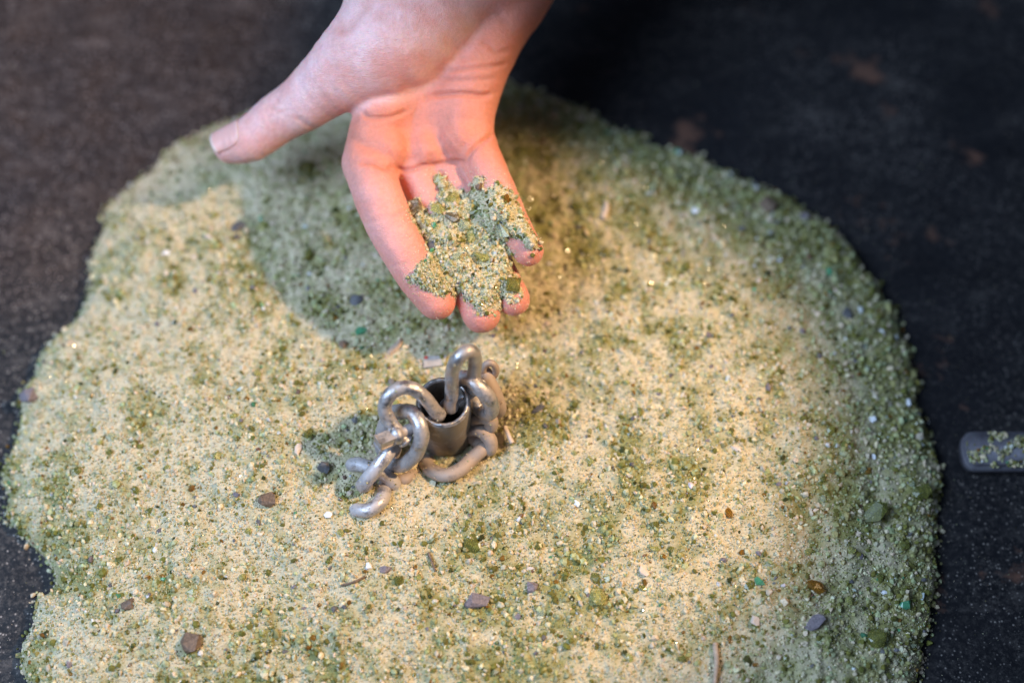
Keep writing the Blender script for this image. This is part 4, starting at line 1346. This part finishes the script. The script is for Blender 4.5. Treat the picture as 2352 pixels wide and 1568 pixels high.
for nm, mt, cnt, (lo_, hi_), lb, ct, gp in KINDS:
    made = tries = 0
    while made < cnt and tries < 4000:
        tries += 1
        u, v = random.uniform(15, 2150), random.uniform(200, 1555)
        if 480 < u < 1280 and v < 740 and not (v > 400 and u < 800): continue
        if 830 < u < 1190 and 780 < v < 1260: continue
        ds = sorted((math.hypot(u - m0[0], v - m0[1]), m0, tx) for m0, tx in MARKS)[0]
        if not 30 < ds[0] < 230: continue
        du, dv = u - ds[1][0], v - ds[1][1]
        way = ("right of" if du > 0 else "left of") if abs(du) > 2 * abs(dv) else ("below" if dv > 0 else "above") if abs(dv) > 2 * abs(du) else \
              ("below and " if dv > 0 else "above and ") + ("right of" if du > 0 else "left of")
        full = "%s %s %s" % (lb, way, ds[2])
        if len(full.split()) > 16: continue
        if full in taken: continue
        p = on_pile(u, v)
        if sdist(p[0], p[1]) < 0.004: continue
        taken.add(full)
        a = random.uniform(lo_, hi_); b_ = a * random.uniform(0.6, 1.0)
        chip(nm, u, v, a, b_, mt, full, ct, None, gp, flat=random.uniform(0.4, 0.8)); made += 1

# larger pieces lying in the hand
def on_heap(u, w_, lift=0.0): return h2w(np.array(u, float), np.array(w_, float), np.array(float(hs(np.array([u]), np.array([w_]))[0]) + lift))


HANDCH = [
 ((775, 475), 34, 40, G_SMOKE, "smoky brown glass shard propped against the index finger", 0.3),
 ((1050, 395), 26, 38, G_OLIVE, "tall olive glass shard standing in the middle of the handful", -0.2),
 ((945, 265), 18, 26, G_OLIVE, "olive glass shard highest up between the middle and ring fingers", -0.4),
 ((935, 505), 28, 34, G_OLIVE, "yellow olive shard on the upper left of the handful", -0.3),
 ((1275, 315), 17, 17, K_BROWN, "dark reddish crumb at the top of the handful by the little finger", 0.0),
 ((1490, 420), 16, 26, G_AMBER, "small amber green shard below the little finger joint", 0.1),
 ((1470, 655), 38, 32, G_CLEAR, "pale green glass shard over the gap by the little finger", -0.5),
 ((1535, 1090), 36, 34, G_DARK, "dark olive glass shard resting on the ring fingertip", -0.1),
 ((1300, 850), 34, 34, G_OLIVE, "bright olive shard in the lower middle of the handful", 0.4),
 ((1205, 700), 20, 34, G_OLIVE, "narrow olive shard in the centre of the handful", -0.2),
 ((1145, 610), 28, 28, G_CLEAR, "frosted pale green shard in the centre of the handful", 0.2),
 ((1060, 545), 34, 22, G_SMOKE, "brownish shard buried at the upper left of the handful", -0.5),
 ((915, 620), 12, 15, G_EMER, "tiny teal glass chip on the left of the handful", 0.0),
 ((1130, 870), 34, 24, G_CLEAR, "rounded pale olive shard left of the bright one in the handful", 0.2),
 ((900, 790), 24, 22, K_SLAG, "grey speckled crumb beside the index finger", 0.0),
 ((1230, 520), 34, 10, G_DARK, "thin dark olive sliver in the upper handful", 0.1),
 ((1445, 620), 13, 15, K_SLAG, "black crumb near the pale shard by the little finger", 0.0),
]
for (zx, zy), a, b_, mt, lb, ro in HANDCH:
    u, w_ = Z2(zx, zy)
    k = 0.79 / FPX / 2 * 1.4
    chip_n[0] += 1
    me = chip_mesh("glass_shard", (a * k, b_ * k, min(a, b_) * k * 0.6), mt, npts=11, seed=500 + chip_n[0])
    o = bpy.data.objects.new("glass_shard" if mt not in (K_SLAG, K_BROWN) else "stone_crumb", me); COL.objects.link(o)
    o.location = on_heap(u, w_, min(a, b_) * k * 420)
    o.rotation_euler = (math.pi / 2 - ELEV + random.uniform(-0.3, 0.3), random.uniform(-0.3, 0.3), ro)
    tag(o, lb, "glass chip" if mt not in (K_SLAG, K_BROWN) else "stone", "pieces lying in the hand")

# ------------------------------------------------------------------ metal bar at the right edge
M_BAR = mat_metal("scuffed_grey_bar", (0.12, 0.11, 0.13, 1), 0.55, (0.11, 0.105, 0.12, 1), 0.5, 0.5)
pA = UP(2213, 1032, 0.012); wid = 0.0118
bar_o = empty("flat_bar", (pA[0], pA[1], 0)); tag(bar_o, "rounded end of a flat grey metal bar at the right edge, topped with grit", "metal bar")
bm = bmesh.new()
ol = []
for k in range(17):
    t = math.pi / 2 + math.pi * k / 16
    ct, st_ = math.cos(t), math.sin(t)
    ol.append((0.0085 * np.sign(ct) * abs(ct) ** 0.75 + 0.0085, wid * np.sign(st_) * abs(st_) ** 0.75))
ol += [(0.22, -wid), (0.22, wid)]
bot = [bm.verts.new((x, y, 0.0005)) for x, y in ol]; topv = [bm.verts.new((x, y, 0.0125)) for x, y in ol]
ftop = bm.faces.new(topv[::1]); fbot = bm.faces.new(bot[::-1])
for k in range(len(ol)):
    bm.faces.new((bot[k], bot[(k + 1) % len(ol)], topv[(k + 1) % len(ol)], topv[k]))
bmesh.ops.recalc_face_normals(bm, faces=bm.faces)
bmesh.ops.bevel(bm, geom=[e for e in bm.edges if abs(e.verts[0].co.z - e.verts[1].co.z) < 1e-6], offset=0.0022, segments=4, affect='EDGES')
me = bpy.data.meshes.new("bar_body"); bm.to_mesh(me); bm.free(); me.materials.append(M_BAR)
o = bpy.data.objects.new("bar_body", me); COL.objects.link(o); o.parent = bar_o
me.polygons.foreach_set("use_smooth", [True] * len(me.polygons))
n = 5200
bx = rng.uniform(0.002, 0.12, n); by = rng.uniform(-wid * 0.95, wid * 0.9, n)
f_ = vnoise(bx, by, 0.006, 61) + 0.5 * vnoise(bx, by, 0.0025, 62) > -0.05 + 0.9 * np.clip(np.abs(by) / wid - 0.6, 0, 1)
f_ &= (bx > 0.0085 * (1 - np.sqrt(np.clip(1 - (by / wid) ** 2, 0, 1))) + 0.001)
bx, by = bx[f_], by[f_]; n = len(bx)
rad = 0.0003 + 0.001 * rng.random(n) ** 3
bg_ = grains("bar_grit", np.c_[bx + pA[0], by + pA[1], 0.0125 + rad * 0.4], rad, grain_colors(n, np.full(n, 0.25)), M_GRAIN)
tag(bg_, "green glass grit caked on the grey bar at the right edge", "grit", kind="stuff")
